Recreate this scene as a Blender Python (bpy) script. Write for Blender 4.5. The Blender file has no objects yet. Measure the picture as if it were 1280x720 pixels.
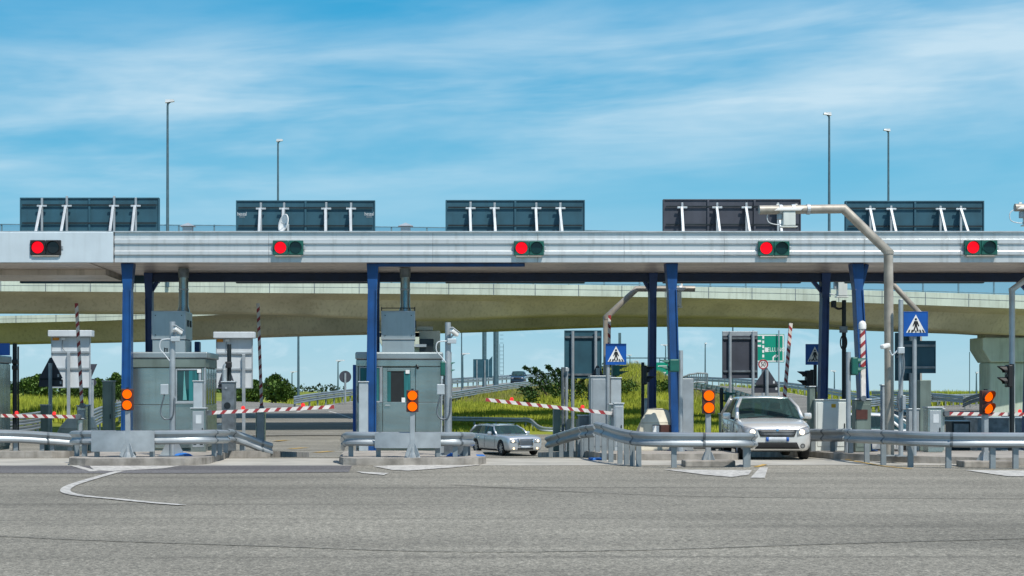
import bpy, bmesh, math, random
from mathutils import Vector, Matrix, noise
from mathutils.bvhtree import BVHTree
R = math.radians
S = bpy.context.scene
C = S.collection
F, PX, PY, CZ = 2100.0, 513.0, 489.0, 1.65      # focal length and principal point in 1280-wide pixels, eye height
def P(x, y, Y): return Vector(((x-PX)*Y/F, Y, CZ-(y-PY)*Y/F))
def wx(x, Y): return (x-PX)*Y/F
def wz(y, Y): return CZ-(y-PY)*Y/F
def lerp(a, b, t): return a+(b-a)*t
def sst(a, b, x):
    t = max(0.0, min(1.0, (x-a)/(b-a))); return t*t*(3-2*t)

# ------------------------------------------------------------------ materials
MATS = {}
def mat(name, col, rough=0.6, metal=0.0, var=0.12, scale=6.0, bump=0.0, bscale=None, stretch=None, streak=0.0, col2=None, island=0.0, coat=0.0, spec=0.5, coord='Object'):
    m = bpy.data.materials.new(name); m.use_nodes = True
    nt = m.node_tree; N = nt.nodes; L = nt.links
    b = N['Principled BSDF']
    b.inputs['Roughness'].default_value = rough; b.inputs['Metallic'].default_value = metal
    b.inputs['Specular IOR Level'].default_value = spec
    b.inputs['Coat Weight'].default_value = coat
    tc = N.new('ShaderNodeTexCoord'); mp = N.new('ShaderNodeMapping')
    L.new(tc.outputs[coord], mp.inputs['Vector'])
    if stretch: mp.inputs['Scale'].default_value = stretch
    n = N.new('ShaderNodeTexNoise'); n.inputs['Scale'].default_value = scale; n.inputs['Detail'].default_value = 6
    L.new(mp.outputs['Vector'], n.inputs['Vector'])
    mix = N.new('ShaderNodeMix'); mix.data_type = 'RGBA'
    c2 = col2 if col2 else tuple(c*(1-var*2.2) for c in col)
    c1 = col if col2 else tuple(min(1, c*(1+var*0.8)) for c in col)
    mr = N.new('ShaderNodeMapRange'); mr.inputs['From Min'].default_value = 0.32; mr.inputs['From Max'].default_value = 0.68
    L.new(n.outputs['Fac'], mr.inputs['Value'])
    L.new(mr.outputs['Result'], mix.inputs['Factor'])
    mix.inputs['A'].default_value = (*c1, 1); mix.inputs['B'].default_value = (*c2, 1)
    out = mix.outputs['Result']
    if streak:
        mp2 = N.new('ShaderNodeMapping'); mp2.inputs['Scale'].default_value = (3.0, 3.0, 0.25)
        L.new(tc.outputs[coord], mp2.inputs['Vector'])
        n2 = N.new('ShaderNodeTexNoise'); n2.inputs['Scale'].default_value = 2.2; n2.inputs['Detail'].default_value = 4
        L.new(mp2.outputs['Vector'], n2.inputs['Vector'])
        r2 = N.new('ShaderNodeMapRange'); r2.inputs['From Min'].default_value = 0.5; r2.inputs['From Max'].default_value = 0.72
        r2.inputs['To Max'].default_value = streak
        L.new(n2.outputs['Fac'], r2.inputs['Value'])
        mx = N.new('ShaderNodeMix'); mx.data_type = 'RGBA'
        mx.inputs['B'].default_value = (col[0]*.35, col[1]*.33, col[2]*.28, 1)
        L.new(r2.outputs['Result'], mx.inputs['Factor']); L.new(out, mx.inputs['A']); out = mx.outputs['Result']
    if island:
        g = N.new('ShaderNodeNewGeometry'); hs = N.new('ShaderNodeHueSaturation')
        r3 = N.new('ShaderNodeMapRange'); r3.inputs['To Min'].default_value = 1-island; r3.inputs['To Max'].default_value = 1+island
        L.new(g.outputs['Random Per Island'], r3.inputs['Value']); L.new(r3.outputs['Result'], hs.inputs['Value'])
        L.new(out, hs.inputs['Color']); out = hs.outputs['Color']
    L.new(out, b.inputs['Base Color'])
    if bump:
        n3 = N.new('ShaderNodeTexNoise'); n3.inputs['Scale'].default_value = bscale or scale*4; n3.inputs['Detail'].default_value = 5
        L.new(mp.outputs['Vector'], n3.inputs['Vector'])
        bp = N.new('ShaderNodeBump'); bp.inputs['Strength'].default_value = bump; bp.inputs['Distance'].default_value = 0.02
        L.new(n3.outputs['Fac'], bp.inputs['Height']); L.new(bp.outputs['Normal'], b.inputs['Normal'])
    MATS[name] = m
    return m
def emit(name, col, st):
    m = bpy.data.materials.new(name); m.use_nodes = True
    b = m.node_tree.nodes['Principled BSDF']
    b.inputs['Base Color'].default_value = (col[0]*.25, col[1]*.25, col[2]*.25, 1); b.inputs['Roughness'].default_value = .4; b.inputs['Specular IOR Level'].default_value = .1
    b.inputs['Emission Color'].default_value = (*col, 1); b.inputs['Emission Strength'].default_value = st
    MATS[name] = m; return m
def glassmat(name, tint, alpha):
    m = bpy.data.materials.new(name); m.use_nodes = True
    nt = m.node_tree; N = nt.nodes; L = nt.links
    N.remove(N['Principled BSDF'])
    t = N.new('ShaderNodeBsdfTransparent'); t.inputs['Color'].default_value = (*tint, 1)
    d = N.new('ShaderNodeBsdfPrincipled'); d.inputs['Base Color'].default_value = (tint[0]*.12, tint[1]*.14, tint[2]*.14, 1)
    d.inputs['Roughness'].default_value = 0.03; d.inputs['Specular IOR Level'].default_value = .6
    n = N.new('ShaderNodeTexNoise'); n.inputs['Scale'].default_value = 3
    mr = N.new('ShaderNodeMapRange'); mr.inputs['To Min'].default_value = alpha-.06; mr.inputs['To Max'].default_value = alpha+.06
    L.new(n.outputs['Fac'], mr.inputs['Value'])
    ms = N.new('ShaderNodeMixShader'); L.new(mr.outputs['Result'], ms.inputs['Fac'])
    L.new(t.outputs[0], ms.inputs[1]); L.new(d.outputs[0], ms.inputs[2])
    L.new(ms.outputs[0], N['Material Output'].inputs['Surface'])
    MATS[name] = m; return m

def asphalt_mat(name, base, dark=False):
    m = bpy.data.materials.new(name); m.use_nodes = True
    nt = m.node_tree; N = nt.nodes; L = nt.links; b = N['Principled BSDF']
    b.inputs['Roughness'].default_value = .88; b.inputs['Specular IOR Level'].default_value = .25
    tc = N.new('ShaderNodeTexCoord')
    def nz(scale, detail, stretch=(1, 1, 1), rot=0, rough=.6):
        mp = N.new('ShaderNodeMapping'); mp.inputs['Scale'].default_value = stretch; mp.inputs['Rotation'].default_value = (0, 0, rot)
        L.new(tc.outputs['Object'], mp.inputs['Vector'])
        n = N.new('ShaderNodeTexNoise'); n.inputs['Scale'].default_value = scale; n.inputs['Detail'].default_value = detail; n.inputs['Roughness'].default_value = rough
        L.new(mp.outputs['Vector'], n.inputs['Vector']); return n.outputs['Fac']
    def rng(v, a, bb, c, d):
        r = N.new('ShaderNodeMapRange'); r.inputs['From Min'].default_value = a; r.inputs['From Max'].default_value = bb
        r.inputs['To Min'].default_value = c; r.inputs['To Max'].default_value = d; L.new(v, r.inputs['Value']); return r.outputs['Result']
    def mul(a, bb):
        k = N.new('ShaderNodeMath'); k.operation = 'MULTIPLY'; L.new(a, k.inputs[0]); L.new(bb, k.inputs[1]); return k.outputs[0]
    grain = rng(nz(17, 4, rough=.85), .28, .72, .25, 1.8)            # aggregate
    fine = rng(nz(48, 2), .28, .72, .45, 1.6)
    patch = rng(nz(.16, 4), .3, .7, .80, 1.13)
    tracks = rng(nz(.55, 4, (.10, 1.0, 1), R(4)), .35, .65, .80, 1.13)  # long sweeping tyre polish
    marks = rng(nz(.9, 5, (.06, 1.6, 1), R(-5)), .58, .68, 1.0, .74)
    mott = rng(nz(7, 4, (2.4, .55, 1), rough=.75), .3, .7, .80, 1.18)   # wear mottling drawn out along the driving direction
    v = mul(mul(mul(grain, fine), mul(patch, tracks)), mul(marks, mott))
    mix = N.new('ShaderNodeMix'); mix.data_type = 'RGBA'; mix.blend_type = 'MULTIPLY'; mix.inputs['Factor'].default_value = 1
    mix.inputs['A'].default_value = (*base, 1)
    L.new(v, mix.inputs['B']); L.new(mix.outputs['Result'], b.inputs['Base Color'])
    bp = N.new('ShaderNodeBump'); bp.inputs['Strength'].default_value = .35; bp.inputs['Distance'].default_value = .01
    L.new(grain, bp.inputs['Height']); L.new(bp.outputs['Normal'], b.inputs['Normal'])
    MATS[name] = m; return m

M = MATS
asphalt_mat('tar', (.18, .169, .142)); asphalt_mat('asphalt', (.218, .203, .167)); asphalt_mat('asphalt_patch', (.13, .125, .125)); asphalt_mat('asphalt_far', (.20, .19, .165))
mat('concrete', (.40, .38, .33), .85, 0, .12, 1.2, .3, 20, streak=.35)
mat('apron', (.42, .40, .35), .9, 0, .12, .8, .3, 20)
mat('kerb', (.33, .305, .27), .9, 0, .2, 3, .4, 20, streak=.4)
mat('paving', (.36, .33, .29), .9, 0, .15, 2.0, .4, 25)
mat('parapet', (.52, .585, .49), .8, 0, .08, .7, .1, 8, streak=.3)
mat('girder', (.56, .52, .385), .85, 0, .12, .35, .1, 6, streak=.35)  # olive tint: light bounced off the grass, put into the concrete colour
mat('galv', (.42, .46, .48), .52, .55, .10, 3, .05, 30)
mat('galv_post_shaded', (.27, .31, .33), .55, .45, .12, 3)  # darker galvanised copy for posts, with the shade under the rails coloured in
mat('galv_rail', (.40, .44, .465), .46, .6, .08, 2.0, stretch=(.4, .4, 2), streak=.15)
mat('galv_light', (.52, .57, .59), .5, .45, .08, 3)
mat('galv_dark', (.20, .23, .25), .5, .5, .2, 5)
mat('steel', (.42, .485, .465), .24, .85, .10, 1.2, .45, .9, stretch=(.5, .5, 2), streak=.2)
mat('roof_metal', (.33, .38, .39), .4, .6, .08, 2)
mat('steel_green', (.20, .25, .22), .5, .45, .10, 2.0, streak=.25)
mat('hvac', (.38, .44, .46), .42, .55, .07, 1.4, streak=.15)
mat('fascia', (.62, .645, .65), .36, .35, .06, 1.2, stretch=(.12, 1, 3), streak=.28)
mat('fascia_plain', (.58, .66, .70), .5, .2, .05, 1.0, streak=.1)
mat('soffit', (.62, .53, .45), .36, .4, .16, .8, stretch=(.6, 2.4, 1), streak=.5)
mat('roofing', (.3, .3, .3), .8)
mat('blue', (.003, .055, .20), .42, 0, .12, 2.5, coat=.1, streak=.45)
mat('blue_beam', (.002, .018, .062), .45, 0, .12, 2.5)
mat('blue_shaded', (.002, .036, .15), .45, 0, .12, 2.5)  # rear columns: same blue made darker, canopy shade painted into the colour
mat('signback', (.026, .098, .138), .55, .1, .14, 1.2, streak=.2)
mat('signback_grey', (.062, .068, .088), .55, .1, .14, 1.2, streak=.2)
mat('dark_metal', (.018, .026, .030), .5, .3, .2, 4)
mat('black', (.012, .012, .013), .5, 0, .1, 4)
mat('rubber', (.016, .016, .016), .85, 0, .1, 10)
mat('red_housing', (.085, .030, .022), .5, 0, .1, 5)
mat('green_housing', (.010, .11, .085), .45, 0, .12, 5)
mat('green_lens', (.004, .030, .028), .15, 0, .1, 5)
mat('black_lens', (.01, .011, .012), .15, 0, .1, 5)
mat('white', (.78, .78, .75), .55, 0, .05, 3, streak=.12)
mat('panel_white', (.60, .64, .66), .5, .1, .05, 2, streak=.12)
mat('cabinet_white', (.66, .70, .66), .5, 0, .05, 2, streak=.15)
mat('cream', (.62, .57, .45), .75, 0, .1, 2, streak=.25)
mat('red_paint', (.36, .04, .045), .55, 0, .15, 6)
mat('arm_white', (.76, .72, .68), .5, 0, .1, 6)
mat('signblue', (.004, .085, .37), .4, 0, .06, 3)
mat('signgreen', (.0, .26, .165), .4, 0, .05, 3)
mat('beige_metal', (.40, .365, .31), .5, .25, .12, 4, streak=.15)
mat('yellow', (.70, .42, .03), .6, 0, .15, 6)
mat('orange_sticker', (.60, .24, .03), .6)
mat('paint_white', (.62, .60, .55), .8, 0, .06, 9, col2=(.42, .40, .36))
mat('paint_yellow', (.62, .38, .07), .8, 0, .2, 7)
mat('paint_blue', (.02, .16, .52), .7, 0, .2, 7)
mat('teal_curtain', (.012, .15, .16), .7, 0, .25, 2, stretch=(8, 1, .4))
mat('teal_light', (.12, .36, .35), .7, 0, .1, 3)
mat('interior', (.012, .018, .02), .8)
mat('seat_fabric', (.035, .04, .05), .9)
mat('booth_glass', (.006, .05, .055), .06, 0, .3, 1.2, spec=.8)
mat('car_silver', (.54, .555, .57), .26, .55, .03, 2, coat=.6)
mat('car_silver_warm', (.76, .745, .71), .27, .4, .03, 2, coat=.6)
mat('car_blue', (.02, .05, .09), .3, .3, .05, 2, coat=.6)
mat('car_white', (.75, .75, .72), .35, 0, .03, 2, coat=.6)
mat('chrome', (.75, .76, .78), .12, 1.0, .05, 4)
mat('rim', (.5, .51, .52), .3, .8, .08, 8)
mat('grille', (.02, .02, .022), .4, .3, .2, 40)
mat('mesh_grille', (.16, .165, .17), .35, .8, .3, 60)
mat('headlamp_glass', (.36, .37, .38), .12, .2, .2, 14, coat=.8)
mat('plate', (.50, .54, .58), .5)
mat('bark', (.09, .07, .05), .9, 0, .2, 8, .5)
mat('leaf', (.105, .175, .030), .65, 0, .2, .5, col2=(.055, .105, .020), island=.45, spec=.3)
mat('leaf_dark', (.060, .115, .028), .65, 0, .2, .5, col2=(.030, .065, .018), island=.5, spec=.3)
mat('grass_blade', (.42, .44, .050), .8, 0, .2, .16, col2=(.20, .25, .035), island=.30, spec=.15)
mat('grass_dry', (.30, .26, .11), .8, 0, .2, .2, col2=(.17, .18, .05), island=.35, spec=.2)
mat('grass_ground', (.28, .30, .045), .95, 0, .2, .12, .5, 2.5, col2=(.11, .145, .025), spec=.1)
mat('far_green', (.05, .085, .045), .9, 0, .2, .05, island=.3)
mat('lamp_pole', (.10, .17, .20), .5, .4, .1, 3)
mat('lamp_head', (.55, .58, .58), .4, .3, .1, 3)
mat('fence_metal', (.16, .28, .34), .5, .3, .1, 3)
emit('red_light', (1.0, .004, .016), 1.0); emit('orange_light', (1.0, .125, .0), 1.1)
emit('red_lamp', (1.0, .05, .05), .9); emit('headlight', (1.0, .84, .62), 2.6); emit('foglight', (1.0, .72, .40), 2.2)
glassmat('car_glass', (.32, .52, .52), .55)
glassmat('mesh_panel', (.70, .84, .92), .22)

def worn(name, wear=.5):                         # road paint worn through to the asphalt
    nt = MATS[name].node_tree; N = nt.nodes; L = nt.links; b = N['Principled BSDF']; src = b.inputs['Base Color'].links[0].from_socket
    tc = N.new('ShaderNodeTexCoord'); n = N.new('ShaderNodeTexNoise'); n.inputs['Scale'].default_value = 5; n.inputs['Detail'].default_value = 9; n.inputs['Roughness'].default_value = .75
    L.new(tc.outputs['Object'], n.inputs['Vector']); r = N.new('ShaderNodeMapRange'); r.inputs['From Min'].default_value = wear; r.inputs['From Max'].default_value = wear+.14; r.inputs['To Max'].default_value = .85
    L.new(n.outputs['Fac'], r.inputs['Value']); m = N.new('ShaderNodeMix'); m.data_type = 'RGBA'; L.new(r.outputs['Result'], m.inputs['Factor']); L.new(src, m.inputs['A']); m.inputs['B'].default_value = (.19, .18, .17, 1)
    L.new(m.outputs['Result'], b.inputs['Base Color'])
worn('paint_white', .47); worn('paint_yellow', .48)

# ------------------------------------------------------------------ mesh helpers
WL = {}
class MB:
    def __init__(s): s.bm = bmesh.new(); s.mi = 0
    def v(s, p): return s.bm.verts.new(p)
    def f(s, vs):
        try:
            fc = s.bm.faces.new(vs); fc.material_index = s.mi; return fc
        except ValueError: return None
    def poly(s, pts): return s.f([s.v(p) for p in pts])
    def hexa(s, a, b):                     # two quads (4 pts each) joined
        A = [s.v(p) for p in a]; B = [s.v(p) for p in b]
        s.f(A[::-1]); s.f(B)
        for i in range(len(A)): s.f([A[i], A[(i+1) % len(A)], B[(i+1) % len(A)], B[i]])
        return s
    def box(s, x0, x1, y0, y1, z0, z1):
        return s.hexa([(x0, y0, z0), (x1, y0, z0), (x1, y1, z0), (x0, y1, z0)], [(x0, y0, z1), (x1, y0, z1), (x1, y1, z1), (x0, y1, z1)])
    def pbox(s, x0, x1, y0, y1, Y, d):     # pixel rectangle at depth Y, going back d metres
        a = P(x0, y1, Y); b = P(x1, y0, Y); return s.box(a.x, b.x, Y, Y+d, a.z, b.z)
    def bar(s, p, q, w, h=None, up=(0, 0, 1)):
        p = Vector(p); q = Vector(q); h = h or w; d = (q-p).normalized(); u = Vector(up)
        if abs(d.dot(u)) > .98: u = Vector((0, 1, 0))
        r = d.cross(u).normalized(); u = r.cross(d)
        k = [(-1, -1), (1, -1), (1, 1), (-1, 1)]
        return s.hexa([p+r*w/2*a+u*h/2*b for a, b in k], [q+r*w/2*a+u*h/2*b for a, b in k])
    def tube(s, pts, r, n=12, cap=True):
        pts = [Vector(p) for p in pts]; rs = r if isinstance(r, (list, tuple)) else [r]*len(pts); rings = []
        u = None
        for i, p in enumerate(pts):
            t = Vector((0, 0, 0))
            if i > 0: t += (p-pts[i-1]).normalized()
            if i < len(pts)-1: t += (pts[i+1]-p).normalized()
            t.normalize()
            if u is None:
                u = t.cross(Vector((0, 1, 0)));
                if u.length < .1: u = t.cross(Vector((1, 0, 0)))
            u = (u-t*u.dot(t)).normalized(); w = t.cross(u)
            k = 1.0
            if 0 < i < len(pts)-1:
                c = (pts[i]-pts[i-1]).normalized().dot(t); k = 1/max(.5, c)
            bd = Vector((0, 0, 0))
            if k > 1.001: bd = ((pts[i]-pts[i-1]).normalized()-(pts[i+1]-pts[i]).normalized()).normalized()
            ring = []
            for j in range(n):
                a = 2*math.pi*j/n; o = u*math.cos(a)+w*math.sin(a)
                if k > 1.001: o = o+bd*(o.dot(bd))*(k-1)
                ring.append(s.v(p+o*rs[i]))
            rings.append(ring)
        for a, b in zip(rings, rings[1:]):
            for j in range(n): s.f([a[j], a[(j+1) % n], b[(j+1) % n], b[j]])
        if cap: s.f(rings[0][::-1]); s.f(rings[-1])
        return s
    def prism(s, pts, y0, y1):             # polygon of (x, z), extruded along y
        return s.hexa([(x, y0, z) for x, z in pts], [(x, y1, z) for x, z in pts])
    def disc(s, c, r, y, n=20, d=.004):
        return s.prism([(c[0]+r*math.cos(2*math.pi*i/n), c[1]+r*math.sin(2*math.pi*i/n)) for i in range(n)], y-d, y)
    def grid(s, rows, closed=False):
        V = [[s.v(p) for p in r] for r in rows]
        for a, b in zip(V, V[1:]):
            n = len(a)
            for j in range(n if closed else n-1): s.f([a[j], a[(j+1) % n], b[(j+1) % n], b[j]])
        return V
    def build(s, name, m, parent=None, local=False, smooth=False, bevel=0, recalc=True):
        bm = s.bm
        if recalc: bmesh.ops.recalc_face_normals(bm, faces=bm.faces[:])
        if bevel:
            ed = [e for e in bm.edges if len(e.link_faces) == 2 and e.calc_face_angle(0) > .6]
            bmesh.ops.bevel(bm, geom=ed, offset=bevel, segments=2, affect='EDGES', profile=.5, clamp_overlap=True)
        off = Vector((0, 0, 0)) if (local or parent is None) else WL.get(parent.name, Vector((0, 0, 0)))
        o_loc = None
        if parent is None and not local:
            xs = [v.co for v in bm.verts]
            if xs:
                o_loc = Vector(((min(c.x for c in xs)+max(c.x for c in xs))/2, (min(c.y for c in xs)+max(c.y for c in xs))/2, min(c.z for c in xs))); off = o_loc
        if off.length: bmesh.ops.translate(bm, verts=bm.verts[:], vec=-off)
        me = bpy.data.meshes.new(name); bm.to_mesh(me); bm.free()
        for x in (m if isinstance(m, (list, tuple)) else [m]): me.materials.append(MATS[x])
        if smooth:
            for p in me.polygons: p.use_smooth = True
            if smooth is not True: me.set_sharp_from_angle(angle=R(smooth))
        o = bpy.data.objects.new(name, me); C.objects.link(o)
        if parent is not None: o.parent = parent; WL[o.name] = WL.get(parent.name, Vector((0, 0, 0)))
        elif o_loc is not None: o.location = o_loc; WL[o.name] = o_loc.copy()
        return o
def tag(o, label=None, cat=None, group=None, kind=None):
    if label: o['label'] = label
    if cat: o['category'] = cat
    if group: o['group'] = group
    if kind: o['kind'] = kind
    return o
def thing(name, label, cat, loc=(0, 0, 0), group=None, rz=0):
    o = bpy.data.objects.new(name, None); C.objects.link(o); o.location = loc; o.rotation_euler.z = rz
    o.empty_display_size = .2
    WL[o.name] = Vector(loc); return tag(o, label, cat, group)
def struct(name, mb, m, label, **k):
    return tag(mb.build(name, m, **k), label, 'setting', kind='structure')
def copy_tree(o, parent=None):
    c = o.copy(); C.objects.link(c)
    if parent is not None: c.parent = parent
    for ch in list(o.children): copy_tree(ch, c)
    return c
def text_mesh(body, size, depth=.004):
    cu = bpy.data.curves.new('lettering', 'FONT'); cu.body = body; cu.size = size; cu.extrude = depth; cu.align_x = 'CENTER'; cu.align_y = 'CENTER'
    o = bpy.data.objects.new('lettering', cu); C.objects.link(o)
    dg = bpy.context.evaluated_depsgraph_get(); me = bpy.data.meshes.new_from_object(o.evaluated_get(dg))
    bpy.data.objects.remove(o); bpy.data.curves.remove(cu); return me
def lettering(body, size, p, m, parent, name='lettering', sx=1.0):
    me = text_mesh(body, size); me.transform(Matrix.Translation(Vector(p)-WL[parent.name]) @ Matrix.Rotation(R(90), 4, 'X') @ Matrix.Diagonal((sx, 1, 1, 1)))
    me.materials.clear(); me.materials.append(MATS[m])
    o = bpy.data.objects.new(name, me); C.objects.link(o); o.parent = parent; return o

# ------------------------------------------------------------------ terrain
def T(Y):
    pts = [(-1e6, 0), (42, 0), (80, -1.482), (92, -1.45), (150, .6), (250, 1.25), (1e6, 1.25)]
    for (a, za), (b, zb) in zip(pts, pts[1:]):
        if Y <= b: return za if za == zb else lerp(za, zb, (Y-a)/(b-a))
    return 1.25
def IZ(Y): return T(Y)+.16
ROADS = []   # (points, half width)
def path(*a, w=4.0):
    pts = [P(*q) for q in a]
    out = []
    for i in range(len(pts)-1):
        p0 = pts[max(0, i-1)]; p1 = pts[i]; p2 = pts[i+1]; p3 = pts[min(len(pts)-1, i+2)]
        for k in range(8):
            t = k/8
            out.append(.5*((2*p1)+(p2-p0)*t+(2*p0-5*p1+4*p2-p3)*t*t+(3*p1-p0-3*p2+p3)*t**3))
    out.append(pts[-1]); ROADS.append((out, w)); return out
R1 = path((400, 535, 112), (440, 512, 140), (520, 498, 162), (600, 486.5, 187), (655, 480.5, 222), (700, 476, 275), (760, 472, 340), w=4.2)
R0 = path((330, 545, 102), (300, 517, 132), (250, 505, 155), (120, 501, 180), (-150, 499, 200), w=8)
R2 = path((1075, 536, 112), (1045, 521, 135), (1010, 507, 162), (950, 492.5, 195), (890, 484.5, 225), (830, 480, 255), (740, 476, 300), w=4)
R3 = path((1150, 545, 104), (1180, 520, 126), (1260, 508, 150), (1420, 502, 175), w=6)
def bumpz(X, Y):
    b = 3.2*math.exp(-((X-23)/7)**2-((Y-168)/20)**2)+1.35*math.exp(-((X-12.5)/8)**2-((Y-168)/18)**2)
    return b
def H(X, Y):
    h = T(Y)+bumpz(X, Y)*sst(104, 116, Y)+(.25*noise.noise(Vector((X*.07, Y*.07, 0))) if Y > 112 else 0)
    for pts, w in ROADS:
        best = 1e9; bz = 0
        for p in pts[::2]:
            d = (p.x-X)**2+(p.y-Y)**2
            if d < best: best = d; bz = p.z
        if best < 900:
            d = math.sqrt(best); k = 1-sst(w+2.0, w+13, d)
            if k > 0: h = lerp(h, bz-.10, k)
    return h
def axis(segs):
    out = []
    for a, b, st in segs:
        n = max(1, int(round((b-a)/st))); out += [a+(b-a)*i/n for i in range(n)]
    out.append(segs[-1][1]); return out
xs = axis([(-3000, -400, 400), (-400, -80, 40), (-80, -30, 5), (-30, 60, 1.5), (60, 100, 5), (100, 400, 40), (400, 3000, 400)])
ys = axis([(-60, 30, 15), (30, 100, 5), (100, 300, 2.0), (300, 400, 10), (400, 1000, 60), (1000, 6000, 500)])
mb = MB(); mb.grid([[(x, y, H(x, y)-.08 if y > 100 else T(y)-.5) for x in xs] for y in ys])
struct('ground', mb, 'grass_ground', 'grassy terrain stretching to the horizon behind the toll plaza', smooth=True)
# main plaza asphalt, follows the dip
mb = MB(); yy = axis([(-20, 42, 6), (42, 104, 2)])
mb.grid([[(x, y, T(y)) for x in (-90, -50, -20, 0, 20, 50, 90)] for y in yy])
struct('plaza_road', mb, 'asphalt', 'wide grey asphalt of the toll plaza', smooth=True)
def ribbon(pts, w0, w1, dz):
    mb = MB(); rows = []
    for i, p in enumerate(pts):
        t = (pts[min(i+1, len(pts)-1)]-pts[max(0, i-1)]); t.z = 0; t.normalize(); n = Vector((t.y, -t.x, 0))
        rows.append([p+n*w0+Vector((0, 0, dz)), p+n*w1+Vector((0, 0, dz))])
    mb.grid(rows); return mb
for pts, w, lb in ((R1, 4.2, 'ramp road that climbs behind the second booth'), (R0, 8, 'road that leads away behind the first booth'), (R2, 4, 'ramp road curving behind the silver hatchback'), (R3, 6, 'road that leads away under the bridge pier')):
    struct('ramp_road', ribbon(pts, -w, w, .03), 'asphalt_far', lb)
    struct('road_marking', ribbon(pts, w-.55, w-.35, .045), 'paint_white', 'white edge line on the '+lb)
    struct('road_marking', ribbon(pts, -w+.35, -w+.55, .045), 'paint_white', 'white far edge line on the '+lb)
def flat(name, polys, m, label, dz=.004, n=1):
    mb = MB()
    for pg in polys:
        pts = []
        for (x, y) in pg:                          # pixels of points that lie on the z = 0 plaza in front of the islands
            Y = CZ*F/(y-PY); pts.append((wx(x, Y), Y, dz))
        mb.poly(pts)
    return struct(name, mb, m, label, recalc=True)
flat('concrete_apron', [[(-200, 573.2), (1500, 573.2), (1500, 581), (680, 581.8), (-200, 582.6)]], 'apron', 'pale concrete strip across the lanes in front of the barriers')
flat('asphalt_strip', [[(-200, 582.4), (440, 582.2), (436, 590.5), (240, 592), (-200, 591.5)]], 'asphalt_patch', 'darker resurfaced asphalt strip before the first islands', .008)
def stroke(px, w):                                 # painted line of width w along pixel points on the plaza
    g = []
    for (x, y) in px:
        Y = CZ*F/(y-PY); g.append(Vector((wx(x, Y), Y, 0)))
    mb = MB(); rows = []
    sm = []
    for i in range(len(g)-1):
        p0 = g[max(0, i-1)]; p1 = g[i]; p2 = g[i+1]; p3 = g[min(len(g)-1, i+2)]
        for k in range(6):
            t = k/6; sm.append(.5*((2*p1)+(p2-p0)*t+(2*p0-5*p1+4*p2-p3)*t*t+(3*p1-p0-3*p2+p3)*t**3))
    sm.append(g[-1])
    for i, p in enumerate(sm):
        t = (sm[min(i+1, len(sm)-1)]-sm[max(0, i-1)]).normalized(); n = Vector((t.y, -t.x, 0))
        rows.append([p+n*w/2+Vector((0, 0, .013)), p-n*w/2+Vector((0, 0, .013))])
    mb.grid(rows); return mb
struct('road_marking', stroke([(228, 632), (190, 629), (140, 624), (100, 620), (82, 615), (88, 608), (112, 600), (140, 592), (150, 589.5)], .17), 'paint_white', 'worn curved white line swinging out from the first island')
flat('road_marking', [[(112, 583), (225, 582.8), (205, 586), (140, 589.5), (118, 588.5)], [(88, 582.6), (98, 582.6), (124, 589.8), (112, 589.8)]], 'paint_white', 'white chevron paint at the nose of the first island', .013)
flat('road_marking', [[(466, 583.2), (606, 578.6), (598, 582), (560, 585.5), (510, 589), (490, 588)], [(446, 590), (486, 592), (480, 594.5), (452, 592)]], 'paint_white', 'white chevron paint at the nose of the second island', .013)
flat('road_marking', [[(830, 587.5), (940, 588.5), (936, 594), (915, 597), (880, 594)], [(950, 585), (960, 585), (956, 598), (938, 598)]], 'paint_white', 'white chevron paint at the nose of the third island', .013)
flat('road_marking', [[(1205, 588.2), (1420, 590), (1420, 597), (1260, 596)]], 'paint_white', 'white paint wedge before the fourth island', .013)
struct('road_marking', stroke([(1052, 574), (1075, 578), (1105, 583), (1140, 586.5)], .10), 'paint_yellow', 'yellow edge line along the fourth island')
struct('road_marking', stroke([(944, 584), (951, 582.6), (956, 581)], .12), 'paint_yellow', 'yellow dab of paint at the third island nose')
# yellow dashes on the lane behind the first barrier
for i, (x, y) in enumerate(((353, 547.5), (372, 554), (404, 559.5))):
    Y = {0: 98, 1: 91, 2: 86}[i]; p = P(x, y, Y); p.z = T(Y)+.02; mb = MB()
    mb.poly([p+Vector((-.55, -.9, 0)), p+Vector((-.1, -.9, 0)), p+Vector((.6, .9, 0)), p+Vector((.15, .9, 0))])
    struct('road_marking', mb, 'paint_yellow', 'yellow dash on the lane behind the barrier')
struct('tar_seam', stroke([(-60, 668), (120, 676), (330, 683), (560, 690), (800, 688), (1050, 680), (1340, 672)], .05), 'tar', 'thin dark tar seam sweeping across the asphalt')
struct('tar_seam', stroke([(560, 606), (760, 617), (960, 622), (1340, 624)], .06), 'tar', 'thin dark tar seam near the third and fourth islands')
struct('tyre_mark', stroke([(20, 612), (180, 640), (420, 652), (700, 655), (940, 640), (1060, 612), (1085, 592)], .20), 'asphalt_patch', 'faint dark tyre mark curving toward the hatchback lane') if False else None
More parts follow.
